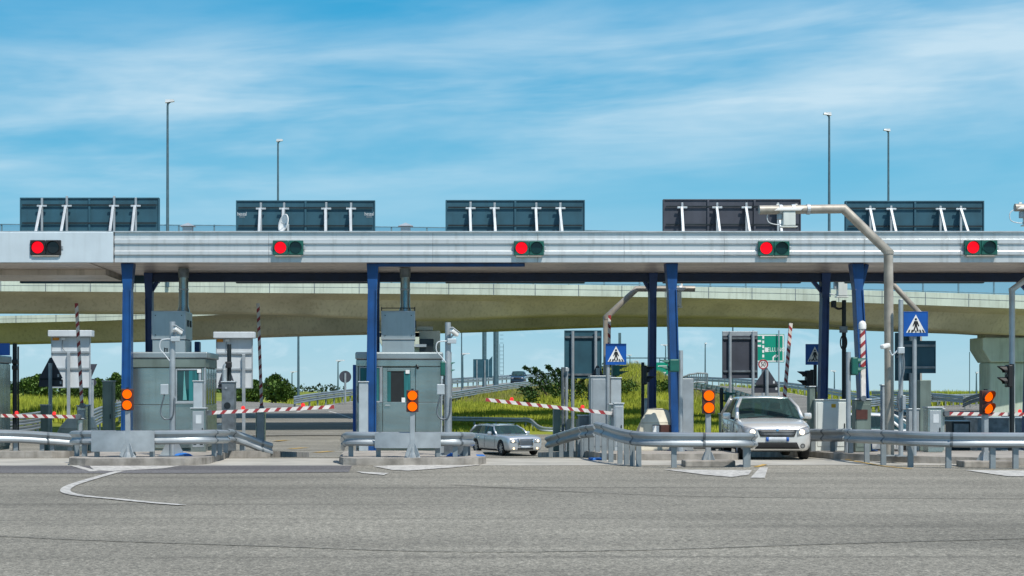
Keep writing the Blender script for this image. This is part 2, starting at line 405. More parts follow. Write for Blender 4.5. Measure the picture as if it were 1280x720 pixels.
# kerbed islands
def island(st, label):
    mb = MB(); D = Vector((0, 0, .16))
    L_ = [Vector((a, y, T(y))) for y, a, b in st]; R_ = [Vector((b, y, T(y))) for y, a, b in st]
    k = .16
    n = len(st); ring_o = L_[::-1]+R_; cx = [(a+b)/2 for y, a, b in st]
    def inset(p): 
        i = (L_[::-1]+R_).index(p); return p
    oi = []
    for i in range(n):
        y, a, b = st[i]; w = min(k, (b-a)*.3); yy_ = y+(k if i == 0 else 0)
        oi.append((Vector((a+w, yy_, T(yy_)+.165)), Vector((b-w, yy_, T(yy_)+.165))))
    ring_i = [p[0] for p in oi][::-1]+[p[1] for p in oi]
    m_ = len(ring_o)
    lo = [mb.v(p-Vector((0, 0, .3))) for p in ring_o]; hi = [mb.v(p+D) for p in ring_o]; inn = [mb.v(p) for p in ring_i]
    for i in range(m_-1):
        mb.mi = 0; mb.f([lo[i], lo[i+1], hi[i+1], hi[i]]); mb.f([hi[i], hi[i+1], inn[i+1], inn[i]])
    mb.mi = 1
    for i in range(n-1): mb.f([inn[n-1-i], inn[n-2-i], inn[n+i+1], inn[n+i]])
    struct('kerb_island', mb, ['kerb', 'paving'], label)
island([(41.6, -16, -8.9), (41.9, -16, -8.5), (45, -16, -8.45), (58, -16, -8.45)], 'raised kerbed island at the near end of the first lane')
island([(37.2, -7.2, -5.0), (37.45, -7.6, -4.7), (38.0, -7.72, -4.55), (41.6, -7.75, -4.5), (42.0, -7.75, -3.5), (58, -7.75, -3.5)], 'raised kerbed island under the booth with the side window')
island([(37.3, -1.2, 1.2), (37.5, -1.5, 1.5), (38.2, -1.62, 1.72), (42, -1.65, 1.78), (58, -1.65, 1.78)], 'raised kerbed island under the booth with the door')
island([(40.0, 4.9, 7.6), (40.4, 4.6, 7.9), (42, 4.4, 7.95), (58, 4.4, 7.95)], 'raised kerbed island with no booth')
island([(37.6, 13.0, 22), (38.6, 11.5, 22), (40.5, 10.2, 22), (43, 9.95, 22), (58, 9.9, 22)], 'raised kerbed island beside the stopped hatchback')
for x, y, lb in ((600, 574.5, 'second'), (743, 573, 'third')):
    Y = 38.9 if x == 600 else 40.6; mb = MB(); a = wx(x, Y); 
    mb.box(a-.10, a+.12, Y-.45, Y+.5, .0, .170) if x == 600 else mb.box(a-.16, a+.16, Y-.6, Y-.05, .0, .05)
    struct('painted_kerb', mb, 'paint_blue', 'blue painted kerb stone on the %s island' % lb, bevel=.03)
# ------------------------------------------------------------------ toll canopy
YF = 42.3
zt, zs = wz(290.5, YF), wz(328, YF)                      # fascia top, soffit
XL, XR = -15.0, 21.0
can = thing('toll_canopy', 'long metal canopy on blue columns spanning the toll lanes', 'canopy', (3, 44.5, 0))
xsplit = wx(142, YF)
prof = [(.0, zt), (.0, wz(298.4, YF)), (.055, wz(299.6, YF)), (.055, wz(304.4, YF)), (.012, wz(305.6, YF)), (.012, wz(313, YF)), (.06, wz(314.6, YF)), (.06, wz(318.4, YF)), (.012, wz(319.6, YF)), (.012, zs)]
x = xsplit+.03; k = 0
mb = MB()
cuts = [xsplit+.03]+[wx(p, YF) for p in (336, 541, 672, 780, 905, 1080, 1200)]+[XR]
for a, b in zip(cuts, cuts[1:]):
    mb.grid([[(a+.004, YF-u, z) for u, z in prof], [(b-.004, YF-u, z) for u, z in prof]])
o = mb.build('fascia', 'fascia', can, recalc=False); 
for p in o.data.polygons: p.flip()
mb = MB().box(XL, xsplit, YF-.07, YF, zs-.01, zt); mb.build('plain_fascia', 'fascia_plain', can, bevel=.012)
mb = MB().box(XL, XR, YF+.003, 47.2, zs+.02, zt-.02); mb.build('roof_slab', 'roofing', can)
mb = MB().box(XL, XR, YF-.05, YF+.25, zt, zt+.03); mb.build('roof_trim', 'galv_light', can)
mb = MB()
y = YF+.006
while y < 47.0:                                            # soffit sheets with small gaps
    mb.box(xsplit-.6, XR, y, min(y+.62, 47.1), zs, zs+.018); y += .63
mb.build('soffit', 'soffit', can, bevel=.006)
mb = MB().box(XL, xsplit-.62, YF+.006, 44.6, zs-.015, zs+.018).box(XL, xsplit-.62, 44.62, 47.1, zs-.16, zs+.018); mb.build('soffit_step', 'soffit', can, bevel=.006)
YB = 46.2
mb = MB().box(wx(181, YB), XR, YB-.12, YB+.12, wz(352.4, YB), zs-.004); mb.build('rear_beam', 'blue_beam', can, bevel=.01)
mb = MB().box(wx(472, YF+.25), wx(656, YF+.25), YF+.2, YF+.3, zs-.09, zs-.004); mb.build('front_beam', 'blue', can, bevel=.01)
def column(xt, xb, wt, wb, Yt, Yb, m, fork=0, knee=0):
    pb = P(xb, 0, Yb); pb.z = IZ(Yb); pt = P(xt, 0, Yt); pt.z = zs-.004
    mb = MB()
    d = pt-pb
    def sec(t, w, dep): c = pb+d*t; return [(c.x-w/2, c.y-dep/2, c.z), (c.x+w/2, c.y-dep/2, c.z), (c.x+w/2, c.y+dep/2, c.z), (c.x-w/2, c.y+dep/2, c.z)]
    s0, s1, s2 = sec(0, wb, .34), sec(.86, wb*.86, .34), sec(1, wt, .40)
    V = [[mb.v(p) for p in s] for s in (s0, s1, s2)]
    mb.f(V[0][::-1]); mb.f(V[2])
    for a, b in zip(V, V[1:]):
        for i in range(4): mb.f([a[i], a[(i+1) % 4], b[(i+1) % 4], b[i]])
    for sx in (-1, 1):                                      # flange lips along the front edges
        c0 = pb+Vector((sx*wb*.42, -.19, 0)); c1 = pb+d*.86+Vector((sx*wb*.36, -.19, 0))
        mb.bar(c0, c1, .035, .05, up=(0, 1, 0))
    if fork: mb.bar(pb+d*.82, Vector((pt.x+fork, Yt, zs-.02)), .11, .16, up=(0, 1, 0))
    if knee: mb.bar(pb+d*.88, Vector((pt.x+knee, Yt, zs-.10)), .10, .12, up=(0, 1, 0))
    col_ = mb.build('column', m, can, bevel=.008)
    b = MB().box(pb.x-.24, pb.x+.24, pb.y-.26, pb.y+.26, pb.z, pb.z+.03); b.build('base_plate', m, col_, bevel=.006)
for a in ((160.5, 158.5, .32, .25, 42.75, 42.2, 'blue'), (466, 463.5, .30, .27, 42.75, 42.2, 'blue'), (838.5, 844.5, .31, .25, 42.75, 42.2, 'blue', -.0), (1070, 1082, .30, .24, 42.75, 42.2, 'blue', .26)): column(*a)
for a in ((186.5, 189, .24, .21, YB, 46.6, 'blue_shaded', 0, .3), (470, 470.5, .24, .21, YB, 46.6, 'blue_shaded', 0, 0), (815.5, 814, .24, .21, YB, 46.6, 'blue_shaded', 0, -.28), (1031, 1026.5, .25, .22, YB, 46.6, 'blue_shaded', 0, -.42), (1290, 1284, .25, .22, YB, 46.6, 'blue_shaded', 0, -.5)): column(*a)

# red lane lights on the fascia
def lane_light(x0, x1, y0, y1, hous, lens, label, turned=0):
    Y = YF-.13; a = P(x0, y1, Y); b = P(x1, y0, Y); w = b.x-a.x; h = b.z-a.z; cz = (a.z+b.z)/2
    t = thing('lane_light', label, 'traffic light', ((a.x+b.x)/2, YF-.07, a.z), 'red and green lane lights along the canopy')
    mid = (a.x+b.x)/2
    MB().box(a.x, mid-.006, Y, YF-.062, a.z, b.z).box(mid+.006, b.x, Y, YF-.062, a.z, b.z).build('housing', hous, t, bevel=.012)
    r = h*.40
    for cx, m in ((a.x+w*.25, 'red_light'), (a.x+w*.75, lens)):
        MB().disc((cx, cz), r, Y-.003, 24, .012).build('lens', m, t, bevel=.004)
        rows = []
        for i in range(15):
            an = R(-25+230*i/14); dx, dz = math.cos(an), math.sin(an); dp = .10*(.35+.65*max(0, math.sin(an)))
            rows.append([(cx+dx*r*1.06, Y, cz+dz*r*1.06), (cx+dx*r*1.06, Y-dp, cz+dz*r*1.06), (cx+dx*r*1.12, Y-dp, cz+dz*r*1.12), (cx+dx*r*1.12, Y, cz+dz*r*1.12)])
        mb = MB(); mb.grid(rows); mb.build('visor', hous, t)
    MB().box(a.x+w*.06, b.x-w*.06, Y+.01, YF-.062, a.z-.045, a.z-.004).build('bracket', 'beige_metal', t, bevel=.006)
    MB().box(b.x+.004, b.x+.05, Y+.04, YF-.062, cz-.05, cz+.05).build('hinge', 'galv', t, bevel=.006)
lane_light(37.5, 76, 300, 318.5, 'black', 'black_lens', 'black lane light showing red on the plain white fascia panel')
lane_light(341, 379, 300.5, 318.5, 'green_housing', 'green_lens', 'green lane light showing red under the white satellite dish')
lane_light(642.5, 680, 301, 319, 'green_housing', 'green_lens', 'green lane light showing red above the silver estate car')
lane_light(948, 987, 301, 319.5, 'green_housing', 'green_lens', 'green lane light showing red above the silver hatchback')
lane_light(1206, 1247, 300, 318.5, 'green_housing', 'green_lens', 'green lane light showing red beyond the tall bent camera pole')

# sign gantry boxes seen from behind on the canopy roof
def roof_sign(x0, x1, ytop, m, posts, label, marks=(), seams=()):
    Y = 47.35; a = P(x0, 354, Y); b = P(x1, ytop, Y)
    t = thing('roof_sign', label, 'sign board', ((a.x+b.x)/2, Y, a.z), 'sign boards standing along the back of the canopy')
    MB().box(a.x, b.x, Y, Y+.16, a.z, b.z).build('panel', m, t, bevel=.012)
    mb = MB(); w = .035
    mb.box(a.x, b.x, Y-.03, Y-.002, b.z-w, b.z).box(a.x, a.x+w, Y-.03, Y-.002, a.z, b.z-w-.002).box(b.x-w, b.x, Y-.03, Y-.002, a.z, b.z-w-.002)
    for sx in (seams or [(x0+x1)/2]):
        c = wx(sx, Y); mb.box(c-.03, c+.03, Y-.045, Y-.002, a.z, b.z-w-.002)
    mb.build('frame', m, t, bevel=.006)
    for yy in (ytop+9.5, ytop+32):
        z = wz(yy, Y); MB().box(a.x+.07, b.x-.07, Y-.055, Y-.032, z-.02, z+.02).build('rail', 'dark_metal', t)
    for i, (px, pxb, hi) in enumerate(posts):
        X = wx(px, Y); top = wz(hi, Y)
        ps = MB().bar((X, Y-.10, zt-.02), (X, Y-.10, top), .06, .06).build('post', 'galv', t, bevel=.006)
        MB().bar((X-.14, Y-.12, wz(ytop+11, Y)), (X+.14, Y-.12, wz(ytop+11, Y)), .04, .05).build('clamp', 'galv_light', ps, bevel=.006)
        MB().bar((X-.02, Y-.16, wz(ytop+11, Y)), (wx(pxb, 46.3), 46.3, zt-.02), .075, .055, up=(0, 1, 0)).build('brace', 'galv', t, bevel=.008)
    for mx in marks:
        p = P(mx, ytop+17, Y-.008); lettering('hessal', .15, (p.x, p.y, p.z), 'panel_white', t, sx=.75)
        p = P(mx, ytop+20.4, Y-.008); lettering('-----', .10, (p.x, p.y, p.z), 'panel_white', t)
roof_sign(25, 199, 247, 'signback', [(53.5, 41, 248), (84.5, 73, 245.5), (143.5, 135, 245.5), (170.5, 163, 247.5)], 'dark sign board back whose braces splay out over the white fascia panel')
roof_sign(295, 469, 250.5, 'signback', [(326.5, 323, 254), (355.5, 352, 254), (408, 407, 253.5), (439, 439, 254)], 'dark sign board back with a satellite dish in front of it', marks=(302.5, 461.5))
roof_sign(557, 731, 250, 'signback', [(588, 589, 253), (618, 620.5, 254), (670, 672, 254), (700, 704.5, 254)], 'dark sign board back standing between the second booth and the estate car')
roof_sign(829, 1001, 249, 'signback_grey', [(852, 855, 254), (895.5, 902, 254), (932, 940, 254), (971.5, 980, 254)], 'grey violet sign board back behind the bent camera arm', seams=(885, 943))
roof_sign(1057, 1230, 251, 'signback', [(1086.5, 1097.5, 258), (1112.5, 1124, 258), (1174, 1186.5, 258), (1199.5, 1216, 258)], 'dark sign board back whose braces all lean away past the bent camera pole')

# vents, dish on the roof
for px, lb in ((235, 'first'), (507, 'second')):
    Y = 44.6; X = wx(px, Y)
    t = thing('roof_vent', 'pyramid capped roof vent above the %s toll booth' % lb, 'vent', (X, Y, zt-.02), 'capped vents on the canopy roof')
    z0 = wz(281.5, Y)
    MB().box(X-.13, X+.13, Y-.13, Y+.13, zt-.02, z0-.04).build('duct', 'galv', t, bevel=.01)
    mb = MB(); q = [mb.v((X+a*.2, Y+b*.2, z0-.035)) for a, b in ((-1, -1), (1, -1), (1, 1), (-1, 1))]; ap = mb.v((X, Y, z0+.07)); mb.f(q[::-1])
    for i in range(4): mb.f([q[i], q[(i+1) % 4], ap])
    mb.build('cap', 'galv', t)
Y = 43.2; X = wx(355, Y); zc = wz(280, Y)
t = thing('satellite_dish', 'white satellite dish turned edge on in front of a sign board', 'dish', (X, Y, zt))
ax = Vector((-.80, -.56, .22)).normalized(); e1 = ax.cross(Vector((0, 0, 1))).normalized(); e2 = e1.cross(ax)*-1
cd = Vector((X+.06, Y, zc-.01)); rows = []
for i in range(7):
    r = max(.004, .24*i/6); rows.append([cd+ax*(.09*(r/.24)**2)+e1*math.cos(a)*r+e2*math.sin(a)*r*1.05 for a in [2*math.pi*k/28 for k in range(28)]])
mb = MB(); mb.grid(rows, True); ds = mb.build('reflector', 'white', t, smooth=True)
md = ds.modifiers.new('thick', 'SOLIDIFY'); md.thickness = .02
MB().bar((X+.10, Y+.02, zt), (X+.10, Y+.02, zc), .06).build('mount', 'galv_light', t, bevel=.01)
MB().tube([cd, cd+ax*.16], .012, 8).build('feed_arm', 'galv', t)

# ------------------------------------------------------------------ toll booths
def flue(t, px, Y, zb):
    X = wx(px, Y); z1 = wz(366, Y)
    MB().tube([(X, Y, zb), (X, Y, zb+.06), (X, Y, zb+.16), (X, Y, zs-.01)], [.17, .16, .125, .125], 18).build('flue', 'steel', t, smooth=30)
    MB().tube([(X, Y, wz(363, Y)), (X, Y, wz(361, Y))], .135, 18).build('flue_collar', 'galv', t)
    MB().tube([(X, Y, zs-.02), (X, Y, wz(347, Y))], [.15, .135], 18).build('flue_sleeve', 'galv_dark', t)
# first booth, window on its near face and glazed end on its lane side
Y = 43.0; x0, x1 = wx(156, Y), wx(257, Y); d = 2.5; zb = IZ(Y)-.03; z1 = wz(440, Y)
t = thing('toll_booth', 'grey metal booth with one teal window low on its face, between two blue columns', 'toll booth', ((x0+x1)/2, Y+d/2, zb), 'toll booths under the canopy')
zr = wz(448, Y); zf = wz(459.5, Y); zm = wz(506, Y); wa, wb, wt_, wl = wx(219.5, Y), wx(250, Y), wz(461, Y), wz(503, Y)
mb = MB()
mb.box(x0+.04, x1-.03, Y+.05, Y+d, zb, zf)                     # carcass
mb.build('body', 'steel_green', t)
mb = MB()
mb.box(x0+.02, wa-.012, Y+.012, Y+.048, zm+.006, zf-.006); mb.box(x0+.02, wa-.012, Y+.012, Y+.048, zb+.1, zm-.006)
mb.box(wa-.006, wb+.04, Y+.012, Y+.048, zb+.1, wl-.012); mb.box(wb+.045, x1-.055, Y+.012, Y+.048, zb+.1, zf-.006)
mb.build('wall_panel', 'steel', t, bevel=.008)
MB().box(x1-.05, x1, Y, Y+.05, zb, zf).box(x0, x0+.015, Y, Y+.05, zb, zf).build('corner_post', 'galv', t, bevel=.008)
MB().box(x0-.0, x1+.0, Y-.012, Y+d+.02, zf+.004, zr-.004).build('frieze', 'steel_green', t, bevel=.01)
MB().box(x0-.03, x1+.05, Y-.04, Y+d+.05, zr, z1).build('roof_cap', 'roof_metal', t, bevel=.03)
fr = MB(); e = .035
fr.box(wa-.002, wa+e, Y, Y+.06, wl, wt_).box(wb-e, wb+.03, Y, Y+.06, wl, wt_).box(wa+e+.001, wb-e-.001, Y, Y+.06, wt_-e, wt_).box(wa+e+.001, wb-e-.001, Y, Y+.06, wl, wl+e)
w = fr.build('window', 'galv', t, bevel=.004)
MB().box(wa+e, wb-e, Y+.02, Y+.028, wl+e, wt_-e).build('pane', 'booth_glass', w)
c = wx(231, Y); MB().prism([(c-.05, wl+.06), (c+.05, wl+.06), (c+.01, wz(480, Y)), (c-.01, wt_-.06), (c-.02, wt_-.06)], Y+.012, Y+.018).build('curtain', 'teal_light', w)
MB().box(wx(236, Y), wb-e-.004, Y+.011, Y+.017, wl+e+.01, wt_-e-.004).build('blind', 'teal_curtain', w)
MB().box(wx(246.5, Y), wx(251.5, Y), Y-.012, Y-.002, wz(466, Y), wz(461.5, Y)).build('notice', 'white', t)
MB().box(wa-.05, wb+.03, Y-.04, Y+.01, wl-.035, wl-.003).build('sill', 'galv', t, bevel=.006)
mb = MB(); k = 4
for i in range(k):                                             # lane side glazing
    a = Y+.10+i*(d-.15)/k; b = Y+.10+(i+1)*(d-.15)/k
    mb.box(x1-.028, x1+.004, a+.05, b-.0, zb+.12, zm).box(x1-.028, x1+.006, a, a+.05, zb+.1, zf-.01)
mb.build('side_panel', 'steel', t, bevel=.005)
for i in range(k):
    a = Y+.10+i*(d-.15)/k; b = Y+.10+(i+1)*(d-.15)/k
    MB().box(x1-.02, x1-.006, a+.055, b-.006, zm+.02, zf-.03).build('side_pane', 'booth_glass', t)
MB().tube([(x0+.16*6.3, Y+.1, z1), (x0+.16*6.3, Y+.1, z1+.10), (x0+.16*6.3+.06, Y+.1, z1+.10), (x0+.16*6.3+.06, Y+.1, z1)], .018, 8).build('lifting_eye', 'dark_metal', t)
# air handling box of the first booth
def hvac(t, px0, px1, Y, d, y0, ym, y1, z_on):
    a, b = wx(px0, Y), wx(px1, Y); zt_, zm_ = wz(y0, Y), wz(ym, Y)
    h = MB().box(a, b, Y, Y+d, zm_+.008, zt_).build('ventilation_box', 'hvac', t, bevel=.012)
    MB().box(a+.02, b-.02, Y+.01, Y+d, z_on, zm_-.002).build('ventilation_base', 'hvac', t, bevel=.01)
    mb = MB(); w = .03
    for u, v in ((a, a+w), (b-w, b)): mb.box(u, v, Y-.012, Y-.001, zm_+.01, zt_-.005)
    mb.box(a+w+.001, b-w-.001, Y-.012, Y-.001, zt_-w-.005, zt_-.005).box(a+w+.001, b-w-.001, Y-.012, Y-.001, zm_+.01, zm_+.01+w)
    mb.build('panel_rim', 'galv', h)
    mb = MB()
    for u in (a+.10, b-.10):
        for zz in (zm_+.12, zt_-.12): mb.disc((u, zz), .014, Y-.013, 8, .01)
    mb.build('fastener', 'dark_metal', h)
    for i, yy in enumerate((Y+d*.25, Y+d*.62)):
        MB().box(b+.001, b+.03, yy, yy+.16, zm_+.35, zm_+.52).build('side_handle', 'dark_metal', h, bevel=.01)
    return zt_
ztop = hvac(t, 189.5, 232, 43.35, 1.35, 388.5, 424.5, 440, z1-.002)
flue(t, 229.5, 44.3, ztop)
MB().box(wx(243, 44.9), wx(249.5, 44.9), 44.9, 45.2, z1, wz(427, 44.9)).build('roof_box', 'blue', t, bevel=.02)

# second booth, with a door
x0, x1 = wx(445, Y), wx(553, Y); 
t = thing('toll_booth', 'grey metal booth with a glazed door and plain side panel, behind a blue column', 'toll booth', ((x0+x1)/2, Y+d/2, zb), 'toll booths under the canopy')
zf = wz(458, Y); zm = wz(503, Y)
MB().box(x0+.03, x1-.03, Y+.05, Y+d, zb, zf).build('body', 'steel_green', t)
da, db = wx(478.5, Y), wx(519, Y); la, lb_ = wx(449, Y), wx(476, Y)
for q in ((x0+.03, da-.01, zb+.1, zm-.006), (db+.01, x1-.05, zm+.005, zf-.006), (db+.01, x1-.05, zb+.1, zm-.005)): MB().box(q[0], q[1], Y+.012, Y+.048, q[2], q[3]).build('wall_panel', 'steel', t, bevel=.008)
MB().box(x1-.045, x1, Y, Y+.05, zb, zf).box(x0, x0+.025, Y, Y+.05, zb, zf).box(wx(476, Y), wx(478, Y), Y, Y+.05, zm, zf).build('corner_post', 'galv', t, bevel=.006)
MB().box(x0, x1, Y-.012, Y+d+.02, zf+.004, wz(450, Y)).build('frieze', 'steel', t, bevel=.01)
MB().box(x0-.02, x1+.02, Y-.04, Y+d+.05, wz(449.6, Y), wz(440, Y)).build('roof_cap', 'roof_metal', t, bevel=.04)
w = MB().box(la-.005, lb_, Y+.005, Y+.05, zm-.002, zm+.035).box(la-.005, lb_, Y+.005, Y+.05, zf-.035, zf-.005).box(la-.005, la+.025, Y+.005, Y+.05, zm+.036, zf-.036).box(lb_-.03, lb_, Y+.005, Y+.05, zm+.036, zf-.036).build('window', 'galv', t, bevel=.004)
MB().box(la+.025, lb_-.03, Y+.02, Y+.028, zm+.035, zf-.035).build('pane', 'booth_glass', w)
MB().box(la+.03, lb_-.05, Y+.012, Y+.018, zm+.04, zf-.05).build('curtain', 'teal_curtain', w)
dr = MB(); e = .05; wl, wt_ = wz(502.5, Y), wz(464, Y); pa, pb_ = wx(484, Y), wx(513, Y); dt = wz(458.5, Y)
dr.box(da, db, Y+.004, Y+.046, zb+.10, wl).box(da, pa, Y+.004, Y+.046, wl+.002, dt-.03).box(pb_, db, Y+.004, Y+.046, wl+.002, dt-.03).box(pa+.001, pb_-.001, Y+.004, Y+.046, wt_, dt-.03)
dr = dr.build('door', 'steel', t, bevel=.006)
MB().box(pa, pb_, Y+.024, Y+.032, wl, wt_).build('door_pane', 'interior', dr)
MB().box(wx(505, Y), pb_-.003, Y+.014, Y+.020, wl+.01, wt_-.01).build('curtain', 'teal_curtain', dr)
MB().box(pa+.003, wx(488.5, Y), Y+.014, Y+.020, wl+.01, wt_-.01).build('curtain', 'teal_curtain', dr)
MB().bar((da+.06, Y-.03, wz(506.5, Y)), (da+.19, Y-.03, wz(506.5, Y)), .025).build('handle', 'galv_light', dr)
MB().box(wx(507, Y), wx(512, Y), Y-.010, Y-.0, wz(467, Y), wz(462.5, Y)).build('notice', 'white', t)
MB().box(wx(502, Y), wx(506.5, Y), Y-.010, Y-.0, wz(503, Y), wz(497, Y)).build('notice', 'white', t)
MB().tube([(wx(521, Y), Y-.01, wz(457, Y)), (wx(521, Y)+.02, Y-.12, wz(460, Y))], .035, 10).build('lock_camera', 'dark_metal', t)
MB().box(wx(441, Y+1), wx(444.6, Y+1), Y+1, Y+1.5, wz(540, Y+1), wz(456, Y+1)).build('side_board', 'signblue', t)
z1 = wz(440, Y)
ztop = hvac(t, 476.5, 519, 43.35, 1.35, 388.5, 425, 440, z1-.002)
flue(t, 506.5, 44.2, ztop)
mb = MB()
for (px, yy) in ((477, 43.36), (518.5, 43.36)): mb.tube([(wx(px, yy), yy, ztop), (wx(px, yy), yy, ztop+.10)], .014, 6)
mb.tube([(wx(477, 43.36), 43.36, ztop+.07), (wx(518.5, 43.36), 43.36, ztop+.07)], .012, 6); mb.build('roof_rail', 'dark_metal', t)
mb = MB().box(wx(524.5, 43.5), wx(542, 43.5), 43.5, 44.2, z1-.002, wz(423.5, 43.5)); mb.build('roof_unit', 'dark_metal', t, bevel=.02)
MB().bar((wx(519, 43.45), 43.45, wz(432, 43.45)), (wx(533, 43.45), 43.45, wz(432, 43.45)), .07).build('unit_pipe', 'galv', t)
MB().box(wx(524, 45), wx(550, 45), 44.6, 45.4, z1-.002, wz(414, 45)).box(wx(521, 45), wx(541, 45), 44.7, 45.3, wz(413.5, 45), wz(408.5, 45)).build('rear_unit', 'cream', t, bevel=.02)
# booth at the frame edge
x1 = -10.81; zt0 = wz(443, Y)
t = thing('toll_booth', 'panelled grey booth under a blue board, cut off by the picture edge', 'toll booth', (x1-1, Y+1, zb), 'toll booths under the canopy')
MB().box(x1-2.1, x1-.02, Y+.02, Y+2.4, zb, zt0-.2).build('body', 'steel_green', t, bevel=.02)
mb = MB()
for i in range(6): mb.box(x1-.03+.0, x1+.012, Y+.04+i*.39, Y+.04+i*.39+.36, zb+.1, zt0-.22)
mb.box(x1-2.1, x1-1.1, Y, Y+.018, zb+.1, zt0-.22).box(x1-1.07, x1-.05, Y, Y+.018, zb+.1, zt0-.22)
mb.build('wall_panel', 'steel', t, bevel=.006)
MB().box(x1-2.15, x1+.03, Y-.03, Y+2.45, zt0-.2, zt0).build('roof_cap', 'roof_metal', t, bevel=.03)
MB().box(x1-1.6, wx(12, Y+1.2), Y+1.2, Y+1.26, zt0+.003, wz(429, Y+1.2)).build('roof_board', 'signblue', t, bevel=.01)

# ------------------------------------------------------------------ guardrails
WP = [(0, 0), (.025, -.006), (.080, -.036), (.083, -.080), (.030, -.134), (.022, -.150), (.022, -.166), (.030, -.182), (.083, -.232), (.080, -.276), (.030, -.312), (.005, -.32)]
post_cache = {}
def smooth_pts(g, k=6):
    sm = []
    for i in range(len(g)-1):
        p0 = g[max(0, i-1)]; p1 = g[i]; p2 = g[i+1]; p3 = g[min(len(g)-1, i+2)]
        for j in range(k):
            t = j/k; sm.append(.5*((2*p1)+(p2-p0)*t+(2*p0-5*p1+4*p2-p3)*t*t+(3*p1-p0-3*p2+p3)*t**3))
    return sm+[g[-1]]
def beam(mb, pts, side=1, th=.012, dz=0):
    rows = []
    for i, p in enumerate(pts):
        t = pts[min(i+1, len(pts)-1)]-pts[max(0, i-1)]; t.z = 0; t.normalize(); n = Vector((t.y, -t.x, 0))*side
        fr = [p+n*u+Vector((0, 0, v+dz)) for u, v in WP]; bk = [p+n*(u-th)+Vector((0, 0, v+dz)) for u, v in WP]
        rows.append(fr+bk[::-1])
    V = mb.grid(rows, True); mb.f(V[0][::-1]); mb.f(V[-1])
def put_post(root, x, y, z0, z1, w=.11, d=.08, m='galv_post_shaded'):
    key = (round(z1-z0, 2), w, d, m)
    if key not in post_cache:
        h = key[0]; mb = MB(); tk = .012                      # channel section post
        mb.prism([(-w/2, 0), (w/2, 0), (w/2, h), (-w/2, h)], -d/2, -d/2+tk)
        mb.prism([(-w/2, 0), (-w/2+tk, 0), (-w/2+tk, h), (-w/2, h)], -d/2+tk+.001, d/2); mb.prism([(w/2-tk, 0), (w/2, 0), (w/2, h), (w/2-tk, h)], -d/2+tk+.001, d/2)
        me = bpy.data.meshes.new('post'); bmesh.ops.recalc_face_normals(mb.bm, faces=mb.bm.faces[:]); mb.bm.to_mesh(me); mb.bm.free(); me.materials.append(MATS[m]); post_cache[key] = me
    o = bpy.data.objects.new('post', post_cache[key]); C.objects.link(o); o.parent = root; o.location = Vector((x, y, z0))-WL[root.name]; WL[o.name] = Vector((x, y, z0))
    return o
def guardrail(label, pts, posts, zg=None, side=1, rails=1, m='galv_rail', group='steel guardrails round the islands', seams=True, wpost=.11, k=6):
    pts = [Vector(p) for p in pts]; sm = smooth_pts(pts, k)
    root = thing('guardrail', label, 'guardrail', (sm[0].x, sm[0].y, zg(sm[0]) if zg else T(sm[0].y)), group)
    for r in range(rails):
        mb = MB(); beam(mb, sm, side, dz=-.36*r); mb.build('rail', m, root, smooth=24)
    if seams:
        for i in range(k*1, len(sm)-2, k*2):
            p = sm[i]; t = (sm[i+1]-sm[i-1]); t.z = 0; t.normalize(); mb = MB(); beam(mb, [p-t*.03+Vector((t.y, -t.x, 0))*side*.008, p+t*.03+Vector((t.y, -t.x, 0))*side*.008], side); mb.build('splice', 'galv_dark', root)
            n = Vector((t.y, -t.x, 0))*side; bo = MB()
            for v in (-.08, -.24): bo.bar(p+n*.08+Vector((0, 0, v)), p+n*.105+Vector((0, 0, v)), .03)
            bo.build('bolt', 'galv_dark', root)
    for f in posts:
        u = f*(len(sm)-1); i = min(len(sm)-2, int(u)); p = sm[i].lerp(sm[i+1], u-i); t = sm[i+1]-sm[i]; t.z = 0; t.normalize(); n = Vector((t.y, -t.x, 0))*side
        q = p-n*.07; z0 = zg(q) if zg else T(q.y)
        put_post(root, q.x, q.y, z0-.02, p.z-.03, wpost)
    return root
def plate(root, x0, x1, y0, y1, Y, bow):                 # smooth bowed end plate
    rows = []
    for i in range(13):
        t = i/12; xx = lerp(wx(x0, Y), wx(x1, Y), t); yy = Y-bow*math.sin(math.pi*t)
        rows.append([(xx, yy, wz(y1, Y)), (xx, yy, wz(y0, Y)), (xx, yy+.02, wz(y0, Y)), (xx, yy+.02, wz(y1, Y))])
    mb = MB(); V = mb.grid(rows, True); mb.f(V[0][::-1]); mb.f(V[-1])
    mb.build('end_plate', 'galv', root, smooth=40)
ig = lambda p: IZ(p.y)
# first island: W beam, bowed plate, W beam, sinking end
g = guardrail('guardrail with a flat bowed plate before the booth with the side window', [P(91, 538.5, 38.6), P(104, 538, 38.15), P(150, 538, 38.0), P(192, 538, 38.0), P(240, 537.5, 38.1), P(268, 537, 38.6), P(283, 537.5, 40.3)], [.04, .16, .86, .93], ig, side=1)
plate(g, 114, 193, 538.5, 564.5, 37.85, .12)
for px in (121, 190): put_post(g, wx(px, 37.95), 37.98, IZ(37.9)-.02, wz(541, 37.95))
guardrail('low sloping guardrail end beside the lane of the first barrier', [P(284, 536, 40.6), P(291, 537, 41.6), P(310, 543, 41.9), P(328, 550, 42.0), P(340, 553.5, 42.1)], [.1, .42, .68, .95], ig, side=1)
